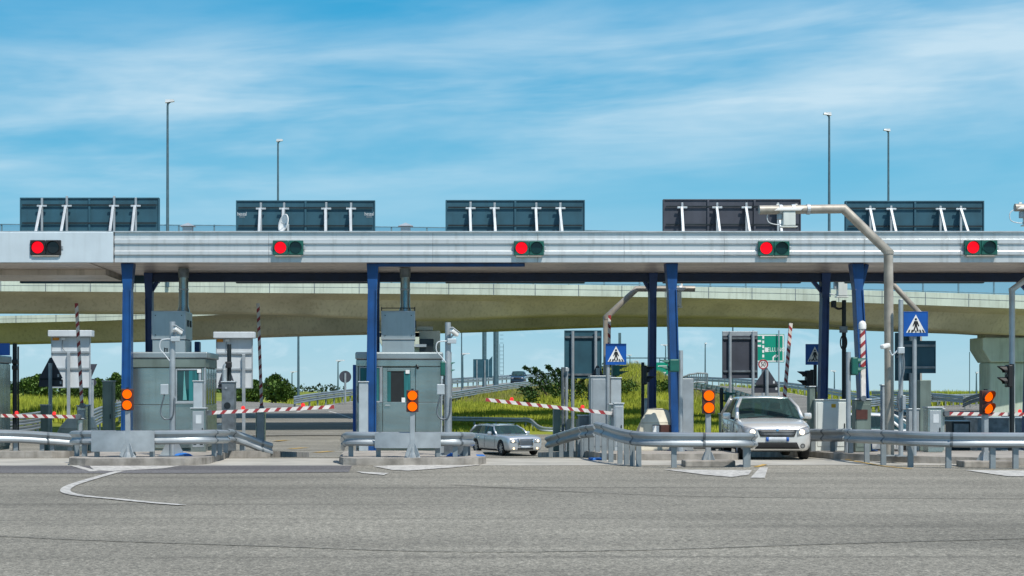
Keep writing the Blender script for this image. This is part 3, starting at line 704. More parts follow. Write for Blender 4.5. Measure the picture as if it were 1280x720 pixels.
# second island
g = guardrail('guardrail with a bowed plate before the second booth', [P(430, 547, 39.6), P(432, 541, 38.5), P(440, 539.6, 38.0), P(475, 540, 37.9), P(545, 540, 37.9), P(575, 540, 38.0), P(590, 540.5, 38.6)], [.28, .8, .93], ig, side=1)
plate(g, 468.5, 551, 541, 560, 37.75, .14)
for px in (473, 547): put_post(g, wx(px, 37.95), 37.98, IZ(37.9)-.02, wz(541, 37.95))
MB().box(wx(555, 38.7), wx(588, 38.7), 38.7, 38.78, IZ(38.7)+.002, wz(556, 38.7)).build('skirt_plate', 'galv_dark', g, bevel=.006)
# island at the frame edge
guardrail('guardrail dipping to its end before the cut off booth', [P(-90, 536, 41.6), P(-40, 536.5, 41.8), P(20, 537.5, 42.1), P(60, 540, 42.3), P(91, 542.5, 42.5)], [.2, .5, .70, .79, .96], ig, side=1)
# third island
guardrail('sloping guardrail rising to the corner of the boothless island', [P(684.5, 545.5, 45.0), P(700, 540.5, 44.0), P(716, 535.5, 43), P(727, 532.5, 42.4)], [.03, .3, .55, .8, .97], lambda p: T(p.y), side=1)
guardrail('short guardrail step at the corner of the boothless island', [P(728, 532, 42.2), P(736, 531, 41.6), P(745, 530, 41.1)], [.1, .5, .9], ig, side=1)
guardrail('long bent guardrail wrapping the nose of the boothless island', [P(746, 527, 40.6), P(756, 529.5, 39.3), P(772, 534.5, 38.0), P(792, 538.5, 36.9), P(820, 540.2, 36.3), P(880, 540.6, 36.15), P(925, 540.8, 36.2), P(938, 541.0, 36.5), P(943, 541.5, 37.3)], [.08, .16, .245, .30, .345, .39, .55, .845, .885], lambda p: T(p.y), side=1)
guardrail('far guardrail along the back edge of the boothless island', [P(790, 546, 44), P(860, 546, 44.2), P(905, 546, 44)], [.1, .5, .8], ig, side=1, seams=False)
# fourth island
guardrail('short guardrail between the white cabinet and the hatchback', [P(1010, 536, 43), P(1030, 536, 42.4), P(1050, 536, 41.6), P(1057, 535, 41)], [.08, .45, .85], ig, side=1)
guardrail('long guardrail sweeping past the fourth island under the orange lamp', [P(1058, 535.5, 40.8), P(1064, 536.5, 39.6), P(1082, 536.8, 38.4), P(1106, 537.4, 37.3), P(1140, 539, 36.4), P(1190, 540.4, 35.9), P(1240, 540.6, 35.7), P(1330, 541, 35.6)], [.06, .27, .40, .555, .70, .86, .905, .99], lambda p: T(p.y), side=1)
# ------------------------------------------------------------------ barriers
def barrier_arm(root, p, q, w=.09, h=.088, stripe=.21, lamps=(), plain=0.0):
    p = Vector(p); q = Vector(q); d = (q-p); Ln = d.length; d.normalize(); u = Vector((0, 1, 0)); up = d.cross(u).normalized()
    if up.z < -.01: up = -up
    mb = MB(); n = int((Ln-plain)/stripe); st = (Ln-plain)/n; segs = [(0, plain, 0)] if plain else []
    sk = .6*h
    for i in range(n):
        a_ = plain+i*st+(st*.14 if i % 2 == 0 else -st*.14)*0; segs.append((plain+(i+(.2 if i % 2 == 0 and i else 0))*st, plain+(i+1+(.2 if i % 2 else 0)*(1 if i < n-1 else 0))*st, i % 2 == 0 and 1 or 0))
    def ring(s):
        e = [(-1, -1), (1, -1), (1, 1), (-1, 1)]; out = []
        for a, b in e:
            ss = s+(sk*b*.8 if 0.01 < s < Ln-.01 else 0); ss = max(0, min(Ln, ss)); out.append(mb.v(p+d*ss+u*w/2*a+up*h/2*b))
        return out
    prev = ring(0); mb.mi = 0; mb.f(prev[::-1])
    for a, b, k in segs:
        r = ring(b); mb.mi = k
        for j in range(4): mb.f([prev[j], prev[(j+1) % 4], r[(j+1) % 4], r[j]])
        prev = r
    mb.mi = 0; mb.f(prev)
    mb.build('arm', ['arm_white', 'red_paint'], root)
    for s in lamps:
        c = p+d*Ln*s+up*h/2
        MB().tube([c+up*.0, c+up*.03, c+up*.07, c+up*.085], [.045, .05, .04, .015], 10).build('arm_lamp', 'red_lamp', root, smooth=40)
def barrier(label, px0, px1, py0, Y, p, q, Yq=None, **k):
    """cabinet pixel box + arm from p to q (pixels)"""
    a, b = wx(px0, Y), wx(px1, Y); z0 = IZ(Y)
    root = thing('barrier', label, 'barrier', ((a+b)/2, Y+.15, z0), 'striped lane barriers')
    c = MB().box(a, b, Y, Y+.34, z0, wz(py0, Y)).build('cabinet', k.pop('m', 'steel'), root, bevel=.02)
    MB().box(a+.03, b-.03, Y-.012, Y-.001, z0+.12, wz(py0, Y)-.10).build('access_door', k.pop('md', 'galv'), c, bevel=.005)
    MB().box(a-.015, b+.015, Y-.02, Y+.36, wz(py0, Y)+.001, wz(py0, Y)+.03).build('lid', 'galv_light', c, bevel=.008)
    Yq = Yq or Y-.12
    pp = P(p[0], p[1], Y-.10); qq = P(q[0], q[1], Yq)
    MB().tube([(pp.x, Y-.16, pp.z), (pp.x, Y+.02, pp.z)], .07, 12).build('pivot', 'galv_dark', root)
    barrier_arm(root, pp, qq, **k); return root
barrier('lowered striped barrier across the lane before the white backed display board', 97, 104, 524, 44.5, (98, 521), (-70, 518.5), lamps=(.18, .46), stripe=.13)
barrier('raised slender barrier arm crossing the white display board by the orange lamp pole', 96, 107, 508, 46.0, (102.5, 507), (95.5, 379), w=.06, h=.085, stripe=.13, lamps=())
barrier('lowered striped barrier reaching out beside the booth with the side window', 240, 258, 514, 41.6, (262, 516), (418, 508.5), lamps=(.27, .75), stripe=.13)
barrier('raised slender barrier arm standing by the far display board and round trees', 319.5, 331, 512, 47.0, (327, 510), (322.5, 379), w=.06, h=.085, stripe=.13)
barrier('slightly tilted striped barrier above the estate car bonnet', 762, 779, 506, 42.5, (768, 517), (607, 499.5), lamps=(.25, .80), stripe=.13, plain=.25)
barrier('raised barrier arm half hidden behind the boothless island camera pole', 755, 764, 520, 48.5, (760, 518), (762, 394), w=.06, h=.08, stripe=.13)
barrier('raised barrier arm leaning over the hatchback roof beside the triangle sign', 975, 985, 520, 50, (979, 516), (988.5, 404), w=.075, h=.10, stripe=.11)
barrier('raised white capped barrier arm in front of the blue column', 1069, 1089, 500, 41.2, (1079, 498), (1078, 408), w=.09, h=.11, stripe=.12, m='steel_green', md='steel_green', plain=.75)
barrier('lowered striped barrier behind the last orange lamp', 1172, 1181, 512, 44, (1183, 517), (1350, 518.5), lamps=(.55,), stripe=.13)
# white cap + small lamps on raised arms
def arm_knob(px, py, Y, r=.05):
    return MB().tube([P(px, py, Y)+Vector((0, 0, -.05)), P(px, py, Y), P(px, py, Y)+Vector((0, 0, .04))], [r, r, r*.5], 10)
for o in list(C.objects):
    if o.name.startswith('barrier') and o.parent is None and 'white capped' in o['label']:
        p = P(1078, 405, 41.1); mb = MB(); mb.tube([p+Vector((0, 0, -.12)), p+Vector((0, 0, .0)), p+Vector((0, 0, .05)), p+Vector((0, 0, .08))], [.095, .095, .07, .02], 12); mb.build('cap', 'white', o, smooth=40)
        p = P(1077, 513, 41.2); MB().box(p.x-.14, p.x+.14, 41.17, 41.195, p.z-.22, p.z+.02).build('reflector', 'red_housing', o)
    if o.name.startswith('barrier') and o.parent is None and 'tilted' in o['label']:
        MB().box(wx(766, 42.4), wx(777, 42.4), 42.46, 42.49, wz(519, 42.4), wz(513, 42.4)).build('reflector', 'red_housing', o)

# ------------------------------------------------------------------ orange two lens signals
def orange_signal(px, y0, y1, Y, label, visor=False, rz=0):
    X = wx(px, Y); z0 = IZ(Y) if Y > 37.3 else T(Y); a, b = wz(y1, Y), wz(y0, Y)
    t = thing('warning_signal', label, 'signal light', (X, Y, z0), 'twin orange signals on short posts', rz=rz)
    Pz = lambda z: z-z0
    w = .135
    MB().box(-w, w, -.06, .06, Pz(a), Pz(b)).build('housing', 'red_housing', t, local=True, bevel=.015)
    MB().prism([(-.055, Pz(a)), (.055, Pz(a)), (.055, .12), (-.055, .12)], -.02, .09).build('post', 'galv', t, local=True, bevel=.01)
    mb = MB()
    for an in (45, 135, 225, 315):
        c, s_ = math.cos(R(an)), math.sin(R(an))
        mb.bar((c*.05, .035+s_*.05, .30), (c*.19, .035+s_*.19, .03), .012, .09)
    mb.build('base_gusset', 'galv', t, local=True)
    MB().tube([(0, .035, 0), (0, .035, .03), (0, .035, .12), (0, .035, .28)], [.19, .17, .11, .06], 4).build('base', 'galv', t, local=True)
    h = (b-a)/2
    for i in range(2):
        cz = Pz(a)+h*(i+.5); r = h*.43
        MB().disc((0, cz), r, -.061, 24, .03).build('lens', 'orange_light', t, local=True, bevel=.008)
        rows = []
        n = 17
        for j in range(n):
            an = R(-40+260*j/(n-1)); dx, dz = math.cos(an), math.sin(an); dp = (.20 if visor else .05)*(.3+.7*max(0, .25+.75*math.sin(an)))
            rows.append([(dx*r*1.04, -.06, cz+dz*r*1.04), (dx*r*1.04, -.06-dp, cz+dz*r*1.04), (dx*r*1.10, -.06-dp, cz+dz*r*1.10), (dx*r*1.10, -.06, cz+dz*r*1.10)])
        mb = MB(); mb.grid(rows); mb.build('visor', 'red_housing', t, local=True)
    MB().box(-.03, .03, -.02, .04, Pz(b)+.002, Pz(b)+.03).build('cap', 'dark_metal', t, local=True)
    return t
orange_signal(159.5, 486, 513, 37.75, 'twin orange signal before the booth with the side window')
orange_signal(515.5, 487.5, 515, 37.62, 'twin orange signal before the booth with the door')
orange_signal(885.5, 487, 517, 36.9, 'twin orange signal beside the silver hatchback')
orange_signal(1232.5, 488, 518, 36.6, 'twin orange signal with deep hoods, turned sideways over the last guardrail', visor=True, rz=R(15))
for px, Y in ((885.5, 36.9), (1232, 36.6)):
    X = wx(px, Y); struct('kerb_block', MB().box(X-.55, X+.55, Y-.25, Y+.3, -.02, .14), 'kerb', 'concrete footing block under the orange signal', bevel=.03)

# ------------------------------------------------------------------ posts with cameras
def camera_mast(px, ytop, Y, label, box_y):
    X = wx(px, Y); z0 = IZ(Y)
    t = thing('camera_mast', label, 'camera post', (X, Y, z0), 'grey camera posts beside the booths')
    MB().tube([(X, Y, z0), (X, Y, wz(ytop, Y))], .068, 14).build('pole', 'galv', t, smooth=40)
    MB().prism([(X-.30, z0), (X+.30, z0), (X+.07, z0+.42), (X-.07, z0+.42)], Y-.01, Y+.01).build('base_gusset', 'galv', t)
    MB().box(X-.3, X+.3, Y-.3, Y+.3, z0, z0+.02).build('base_plate', 'galv', t)
    z = wz(box_y, Y)
    c = MB().box(X-.02, X+.19, Y-.17, Y-.075, z-.055, z+.055).build('junction_box', 'galv_light', t, bevel=.012)
    h = MB().bar((X+.07, Y-.22, z+.25), (X+.21, Y-.04, z+.14), .10, .09).build('camera', 'white', t, bevel=.02)
    MB().bar((X+.06, Y-.24, z+.315), (X+.22, Y-.03, z+.20), .12, .015).build('sunshield', 'panel_white', h)
    MB().tube([(X+.03, Y-.08, z+.05), (X+.13, Y-.12, z+.15)], .02, 8).build('bracket', 'galv', t)
    pts = [Vector((X-.03, Y-.09, z)), Vector((X-.24, Y-.10, z-.03)), Vector((X-.27, Y-.10, z-.22)), Vector((X-.16, Y-.09, z-.36)), Vector((X-.05, Y-.08, z-.5))]
    MB().tube(smooth_pts(pts), .014, 8).build('cable', 'panel_white', t, smooth=True)
    zj = wz(490, Y); MB().box(X-.26, X-.08, Y-.12, Y-.02, zj-.06, zj+.18).build('socket_box', 'galv_light', t, bevel=.012)
    pts = [Vector((X-.17, Y-.08, zj-.06)), Vector((X-.26, Y-.08, zj-.45)), Vector((X-.16, Y-.08, zj-.62)), Vector((X+.02, Y-.09, zj-.55)), Vector((X+.07, Y-.09, zj-.1))]
    MB().tube(smooth_pts(pts), .018, 8).build('conduit', 'galv_dark', t, smooth=True)
    return t
camera_mast(215.5, 402, 38.6, 'grey camera post in front of the booth with the side window', 424)
camera_mast(560, 403, 38.9, 'grey camera post with cabling at the end of the booth with the door', 426.5)
for px, Y, lb, w in ((229, 38.5, 'blue sandbag lying at the foot of the first booth camera post', .42), (566, 38.3, 'blue sheet folded round the foot of the second booth camera post', .30)):
    X = wx(px, Y); z0 = IZ(Y)+.006
    rows = [[Vector((X+w*(i/8-.5), Y+.22*(j/5-.5), z0+.07*math.sin(math.pi*i/8)**.6*math.sin(math.pi*j/5)**.6*(1+.5*noise.noise(Vector((i*.7, j*.9, px))))+.003)) for i in range(9)] for j in range(6)]
    mb = MB(); mb.grid(rows); tag(mb.build('sandbag', 'paint_blue', smooth=True), lb, 'sandbag')

# bent camera gantries
def gantry(label, pts, r, m='beige_metal', clamps=()):
    pts = [Vector(p) for p in pts]; z0 = pts[0].z
    t = thing('camera_gantry', label, 'camera gantry', pts[0], 'bent camera poles')
    MB().tube(pts, r, 16).build('pole', m, t, smooth=40)
    MB().box(pts[0].x-.22, pts[0].x+.22, pts[0].y-.22, pts[0].y+.22, z0, z0+.03).build('base_plate', 'galv', t)
    for c in clamps:
        q = pts[-2].lerp(pts[-1], c); MB().tube([q+Vector((-.035, 0, 0)), q+Vector((.035, 0, 0))], r+.018, 16).build('clamp', 'galv_light', t)
    MB().tube([pts[1]+Vector((0, 0, -.05)), pts[1]+Vector((0, 0, .04))], r*1.12, 16).build('joint_collar', m, t)
    return t
def gp(px, Y): p = P(px, 0, Y); p.z = IZ(Y); return p
def toll_camera(label, px, py, Y, w=.75, h=.34, m='cabinet_white'):
    X, z = wx(px, Y), wz(py, Y)
    t = thing('toll_camera', label, 'camera', (X, Y, z), 'box cameras hung over the lanes')
    MB().prism([(X-w*.55, z+h*.72), (X-w*.42, z+h*.95), (X+w*.55, z+h*.95), (X+w*.42, z+h*.72)], Y-.16, Y+.16).build('cover', 'white', t, bevel=.015)
    MB().box(X-w*.22, X+w*.24, Y-.13, Y+.13, z-h*.42, z+h*.70).build('housing', m, t, bevel=.02)
    MB().box(X-w*.30, X+w*.32, Y-.12, Y+.12, z-h*.52, z-h*.43).build('base_flange', m, t, bevel=.008)
    MB().box(X-w*.38, X-w*.23, Y-.05, Y+.1, z+h*.1, z+h*.6).build('side_bracket', 'galv', t, bevel=.01)
    for sx in (-.38, .30): MB().bar((X+w*sx, Y, z+h*.96), (X+w*sx, Y, z+h*1.30), .06, .03).build('hanger', 'white', t)
    pts = [Vector((X-w*.45, Y, z+h*.9)), Vector((X-w*.75, Y, z+h*.5)), Vector((X-w*.72, Y, z-h*.1)), Vector((X-w*.4, Y, z-h*.3)), Vector((X-w*.22, Y, z-h*.25))]
    MB().tube(smooth_pts(pts), .011, 8).build('cable', 'panel_white', t, smooth=True)
    return t
Yg = 38.7
gantry('tall beige bent camera pole rising over the canopy edge beside the crossing sign', [gp(1112, Yg), P(1110.5, 315, Yg), P(1054.5, 261, Yg), P(949, 262.5, Yg)], .105, clamps=(.70, .88) if False else (.42, .60, .75))
toll_camera('white box camera hung on the tall bent pole before the grey violet sign board', 985, 276, Yg, .62, .30)
gantry('beige bent camera pole under the canopy at the boothless island', [gp(758, 49), P(757.5, 397, 49), P(796, 361, 49), P(868.5, 361, 49)], .085, clamps=(.60, .75))
toll_camera('small white box camera hanging under the beam of the boothless island', 847, 376, 49, .40, .40)
gantry('beige bent pole leaning in from behind the crossing sign', [gp(1149, 52), P(1149, 391, 52), P(1113, 352, 52), P(1040, 347, 52)], .085)
toll_camera('white box camera between the two blue columns of the fourth island', 1052, 363, 51.9, .62, .42)
gantry('beige bent pole whose arm only just enters past the last sign board', [gp(1415, Yg), P(1415, 313, Yg), P(1370, 259, Yg), P(1268.5, 259.5, Yg)], .09)
toll_camera('white box camera at the frame edge above the last lane', 1288, 274, Yg, .62, .30)
gantry('pale bent pole before the concrete bridge pier', [gp(1265, 44), P(1265, 362, 44), P(1281, 350.5, 44), P(1330, 350.5, 44)], .075, m='galv_light')

# ------------------------------------------------------------------ crossing signs
def crossing_sign(label, x0, x1, y0, y1, Y, ppx, ptop, pw=.05, full=True, m='galv', post=True):
    a, b = P(x0, y1, Y), P(x1, y0, Y); z0 = IZ(Y)
    t = thing('crossing_sign', label, 'crossing sign', (wx(ppx, Y+.06), Y+.06, z0), 'blue pedestrian crossing signs')
    if post: MB().tube([(wx(ppx, Y+.08), Y+.08, z0), (wx(ppx, Y+.08), Y+.08, wz(ptop, Y+.08))], pw, 12).build('post', m, t, smooth=40)
    s = MB().box(a.x, b.x, Y, Y+.03, a.z, b.z).build('plate', 'signblue', t, bevel=.012)
    w = b.x-a.x; h = b.z-a.z; u = lambda x, z: (a.x+w*x, a.z+h*z)
    MB().prism([u(.10, .15), u(.90, .15), u(.5, .88)], Y-.005, Y-.001).build('triangle', 'white', s)
    pk = MB(); y = (Y-.010, Y-.006)
    pk.disc(u(.5, .69), w*.05, Y-.006, 12, .004)
    pk.prism([u(.43, .62), u(.57, .62), u(.55, .42), u(.45, .42)], *y)
    pk.prism([u(.455, .425), u(.51, .425), u(.44, .20), u(.37, .20)], *y)
    pk.prism([u(.495, .425), u(.55, .425), u(.62, .20), u(.56, .20)], *y)
    pk.prism([u(.435, .62), u(.46, .56), u(.40, .40), u(.36, .42)], *y)
    pk.prism([u(.565, .62), u(.54, .56), u(.60, .40), u(.64, .42)], *y)
    pk.build('pictogram', 'black', s)
    for x_ in (.17, .30, .47, .66, .79):
        q = [u(x_, .165), u(x_+.07, .165), u(.5+(x_+.06-.5)*.86, .27), u(.5+(x_-.5)*.86, .27)] if x_ != .47 else [u(.47, .165), u(.53, .165), u(.525, .24), u(.475, .24)]
        MB().prism(q, Y-.0100, Y-.0062).build('zebra_stripe', 'black', s)
    mb = MB(); e = .018
    mb.box(a.x, b.x, Y-.006, Y-.001, b.z-e, b.z-.002); mb.box(a.x, b.x, Y-.006, Y-.001, a.z+.002, a.z+e); mb.box(a.x+.002, a.x+e, Y-.006, Y-.001, a.z+e, b.z-e); mb.box(b.x-e, b.x-.002, Y-.006, Y-.001, a.z+e, b.z-e)
    mb.build('rim', 'signblue', s)
    return t
crossing_sign('bright blue crossing sign on a grey pole beside the tall bent camera pole', 1129.5, 1160, 389.5, 420.5, 38.7, 1143, 396)
crossing_sign('blue crossing sign in front of the green signal on the boothless island', 757, 783, 429.5, 456, 43.5, 760, 431)
crossing_sign('blue crossing sign half hidden by the dark blue column', 1007, 1030, 430, 456, 48, 1019, 431, m='dark_metal')
# plain poles
def pole(label, px, ytop, Y, r, m='galv', cat='post', name='post', extra=None, zbase=None):
    X = wx(px, Y); z0 = zbase if zbase is not None else IZ(Y)
    t = thing(name, label, cat, (X, Y, z0))
    MB().tube([(X, Y, z0), (X, Y, wz(ytop, Y))], r, 12).build('shaft', m, t, smooth=40)
    MB().tube([(X, Y, wz(ytop, Y)), (X, Y, wz(ytop, Y)+.02)], [r*1.1, r*.8], 12).build('cap', m, t)
    if zbase is None: MB().box(X-r*2, X+r*2, Y-r*2, Y+r*2, z0, z0+.02).build('base_plate', m, t)
    return t
t = pole('bluish grey pole with a small white camera, beside the bright crossing sign', 1126, 375, 38.4, .055, name='camera_mast', cat='camera post')
Yc = 38.3; q = P(1109, 434, Yc)
c = MB().bar(q+Vector((-.16, -.12, .0)), q+Vector((.04, .02, .05)), .12, .10).build('camera', 'white', t, bevel=.03)
MB().tube(smooth_pts([P(1112, 438, Yc), P(1115, 444, Yc), P(1119, 441, Yc), P(1124, 436, Yc)]), .02, 8).build('bracket', 'galv_light', t, smooth=True)
MB().box(wx(1122, Yc), wx(1130, Yc), Yc-.06, Yc+.04, wz(442, Yc), wz(434, Yc)).build('clamp', 'galv_light', t, bevel=.01)
MB().tube(smooth_pts([P(1129, 442, Yc), P(1130, 460, Yc), P(1126, 480, Yc), P(1122, 500, Yc), P(1125, 514, Yc), P(1130, 508, Yc)]), .022, 8).build('cable', 'galv_dark', t, smooth=True)
MB().box(wx(1127, Yc), wx(1131, Yc), Yc-.08, Yc+.02, wz(512, Yc), wz(494, Yc)).build('socket_box', 'galv', t, bevel=.01)

# ------------------------------------------------------------------ cabinets and pillars
def cabinet(label, x0, x1, y0, Y, d=.45, m='steel', name='cabinet', cat='cabinet', door='galv', y1=None, louvre=False, sticker=None, cap='galv_light', group=None, label_plate=False, split=None):
    a, b = wx(x0, Y), wx(x1, Y); z0 = IZ(Y) if y1 is None else wz(y1, Y); zt_ = wz(y0, Y)
    t = thing(name, label, cat, ((a+b)/2, Y+d/2, z0), group)
    MB().box(a, b, Y, Y+d, z0, zt_).build('body', m, t, bevel=.012)
    if cap: MB().box(a-.02, b+.02, Y-.025, Y+d+.02, zt_+.001, zt_+.03).build('top', cap, t, bevel=.008)
    if door:
        w = b-a; i = min(.05, w*.12)
        dd = MB().box(a+i, b-i, Y-.013, Y-.001, z0+.12, zt_-.06).build('door', door, t, bevel=.005)
        MB().box(b-i-.045, b-i-.02, Y-.03, Y-.014, (z0+zt_)/2-.06, (z0+zt_)/2+.06).build('handle', 'dark_metal', dd)
    if louvre:
        w = b-a; mb = MB()
        for c in (.28, .72):
            mb.box(a+w*(c-.1), a+w*(c+.1), Y-.020, Y-.014, z0+.18, z0+.5)
        mb.build('vent', 'dark_metal', t)
    if label_plate:
        w = b-a; MB().box(a+w*.34, a+w*.72, Y-.020, Y-.014, zt_-.36, zt_-.15).build('label_plate', 'panel_white', t)
    if sticker:
        sx, sy, sw, sh, sm = sticker; MB().box(wx(sx, Y), wx(sx+sw, Y), Y-.020, Y-.015, wz(sy+sh, Y), wz(sy, Y)).build('sticker', sm, t)
    return t
cabinet('tall olive grey pillar between the display board and the orange lamp', 128, 141, 477, 45.5, .4, 'steel_green', 'pillar_cabinet', door='steel_green')
cabinet('narrow olive pillar under the triangular sign at the cut off booth', 50.5, 60, 507, 46.5, .3, 'steel_green', 'pillar_cabinet', door=None)
cabinet('slim grey post cabinet behind the raised arm by the display board', 104, 111.5, 507, 47.5, .25, 'steel_green', 'pillar_cabinet', door=None)
t = cabinet('tall grey ticket machine with a round speaker beside the first booth', 277, 293, 478, 42.6, .45, 'galv_dark', 'ticket_machine', 'ticket machine', door=None)
c = P(284, 507, 42.58); MB().disc((c.x, c.z), .085, 42.595, 20, .012).build('speaker', 'dark_metal', t)
c = P(282.5, 485, 42.58); MB().disc((c.x, c.z), .03, 42.595, 12, .012).build('button', 'galv', t)
t = pole('black camera pole rising behind the ticket machine', 286.5, 431, 43.2, .055, 'dark_metal', 'camera post', 'camera_mast')
MB().box(wx(282, 43.1), wx(290, 43.1), 42.95, 43.12, wz(460, 43.1), wz(452, 43.1)).build('camera', 'black', t, bevel=.03)
t = pole('short curved grey pipe standing by the ticket machine', 280.5, 462, 43.0, .07, 'galv', 'vent pipe', 'vent_pipe')
MB().tube(smooth_pts([P(280.5, 462, 43), P(280.8, 458, 43), P(283, 455.5, 43), P(285.5, 456, 43)]), .05, 10).build('elbow', 'galv', t, smooth=True)
cabinet('pale payment column in front of the first booth window', 241.5, 253, 477, 41.9, .3, 'galv_light', 'payment_column', 'payment machine', door=None)
cabinet('small grey control cabinet with a white plate before the first booth', 238.5, 257, 511, 41.1, .3, 'steel', 'control_cabinet', label_plate=True, louvre=True)
cabinet('pale metal column beside the window of the booth with the door', 448.5, 460, 478, 41.7, .35, 'galv_light', 'payment_column', 'payment machine', door=None)
cabinet('dark slatted cabinet at the end of the booth with the door', 554.5, 565, 455, 44.2, .6, 'galv_dark', 'pillar_cabinet', door=None)
cabinet('wide grey cabinet under the crossing sign of the boothless island', 738.5, 763, 471, 43.6, .5, 'galv', 'equipment_cabinet', door='galv')
cabinet('grey cabinet with a pale top joined to the wide cabinet', 763.5, 776.5, 473, 43.7, .45, 'galv_light', 'equipment_cabinet', door=None)
cabinet('small pale control box at the foot of the tilted barrier', 768, 779.5, 505, 41.9, .25, 'galv_light', 'control_cabinet', door='galv')
cabinet('low dark metal cabinet behind the sloping guardrail', 724, 737, 520, 44.2, .4, 'galv_dark', 'control_cabinet', door=None)
cabinet('slim grey pillar behind the sloping guardrail beside white marker boards', 692, 701, 510, 46.5, .3, 'steel_green', 'pillar_cabinet', door=None)
cabinet('tall plain grey pillar behind the orange signal of the boothless island', 852.5, 867, 473, 42.8, .4, 'galv', 'pillar_cabinet', door=None, cap=None)
cabinet('narrow olive pillar touching the hatchback mirror', 901, 913, 518, 44.5, .3, 'steel_green', 'pillar_cabinet', door=None)
cabinet('pale green control box low behind the wedge block', 806, 818, 499, 50, .3, 'galv_light', 'control_cabinet', door=None)
cabinet('big white equipment cabinet with a yellow sticker beside the hatchback', 1019.5, 1059.5, 500.5, 43.4, .6, 'cabinet_white', 'equipment_cabinet', door='cabinet_white', sticker=(1039, 505, 5.5, 4.5, 'yellow'), cap='cabinet_white')
cabinet('slim grey pillar between the hatchback and the white cabinet', 1012, 1019, 484, 43.6, .3, 'steel_green', 'pillar_cabinet', door=None)
cabinet('tall olive pillar behind the bright crossing sign pole', 1150, 1164, 475, 42.5, .35, 'steel_green', 'pillar_cabinet', door=None, cap=None)
cabinet('grey control cabinet with vents behind the fourth guardrail', 1160, 1178.5, 510, 41.0, .4, 'steel', 'control_cabinet', louvre=True, label_plate=True)
cabinet('small grey meter box on a post beside the tall bent pole', 1103, 1112, 482, 41.4, .2, 'galv', 'meter_box', 'cabinet', door=None)
cabinet('slim grey box behind the bluish camera pole', 1136, 1149, 512, 42.0, .25, 'galv', 'control_cabinet', door=None)
for px, w, lb in ((708.5, 5, 'plain'), (719.5, 4.5, 'narrow')):
    Y = 47.5; a, b = wx(px, Y), wx(px+w, Y); t = thing('marker_board', '%s white marker board behind the sloping guardrail' % lb, 'marker board', ((a+b)/2, Y, IZ(Y)), 'white marker boards')
    MB().box(a, b, Y, Y+.02, IZ(Y)+.0, wz(524, Y)).build('board', 'cream', t, bevel=.004); MB().box((a+b)/2-.02, (a+b)/2+.02, Y+.021, Y+.06, IZ(Y), wz(527, Y)).build('post', 'galv', t)
cabinet('long dark grey container behind the last lowered barrier', 1222, 1300, 523, 50, 1.2, 'galv_dark', 'storage_container', 'container', door=None)
cabinet('squat dark machine box between the last barrier cabinet and the container', 1190, 1213, 527, 48, .6, 'dark_metal', 'machine_box', 'cabinet', door='galv_dark')
cabinet('low grey box standing just before the bridge pier', 1258, 1276, 519, 54, .5, 'steel_green', 'machine_box', 'cabinet', door=None)
# concrete crash wedges
def wedge(label, px0, px1, py0, Y, refl=False, d=1.6):
    a, b = wx(px0, Y), wx(px1, Y); z0 = IZ(Y); h = wz(py0, Y)-z0; w = b-a
    t = thing('crash_wedge', label, 'crash barrier', ((a+b)/2, Y, z0), 'pale concrete crash wedges')
    mb = MB()
    mb.hexa([(a-.12, Y-.1, z0), (b+.05, Y-.1, z0), (b+.05, Y+d, z0), (a-.12, Y+d, z0)], [(a-.02, Y, z0+h*.66), (b, Y, z0+h*.66), (b-.05, Y+d, z0+h*.66), (a+.2, Y+d, z0+h*.66)])
    mb.hexa([(a-.02, Y+.001, z0+h*.662), (b, Y+.001, z0+h*.662), (b-.05, Y+d, z0+h*.662), (a+.2, Y+d, z0+h*.662)], [(a+w*.22, Y+.2, z0+h*.97), (b-w*.2, Y+.2, z0+h*.97), (b-w*.16, Y+d*.9, z0+h), (a+w*.4, Y+d*.9, z0+h)])
    mb.build('block', 'cream', t, bevel=.03)
    if refl:
        s = MB().box(a+w*.32, b-.02, Y-.045, Y-.012, z0+h*.36, z0+h*.62).build('reflector', 'red_housing', t, bevel=.006)
        MB().box(a+w*.32, a+w*.50, Y-.052, Y-.046, z0+h*.38, z0+h*.60).build('white_band', 'white', s)
wedge('pale concrete crash wedge with a red and white reflector', 801, 846, 511, 42.2, True)
wedge('pale crash wedge seen behind the raised barrier by the display board', 73, 112, 522, 49)
wedge('pale block behind the ticket machine of the first booth', 263, 283, 530, 50, d=.8)
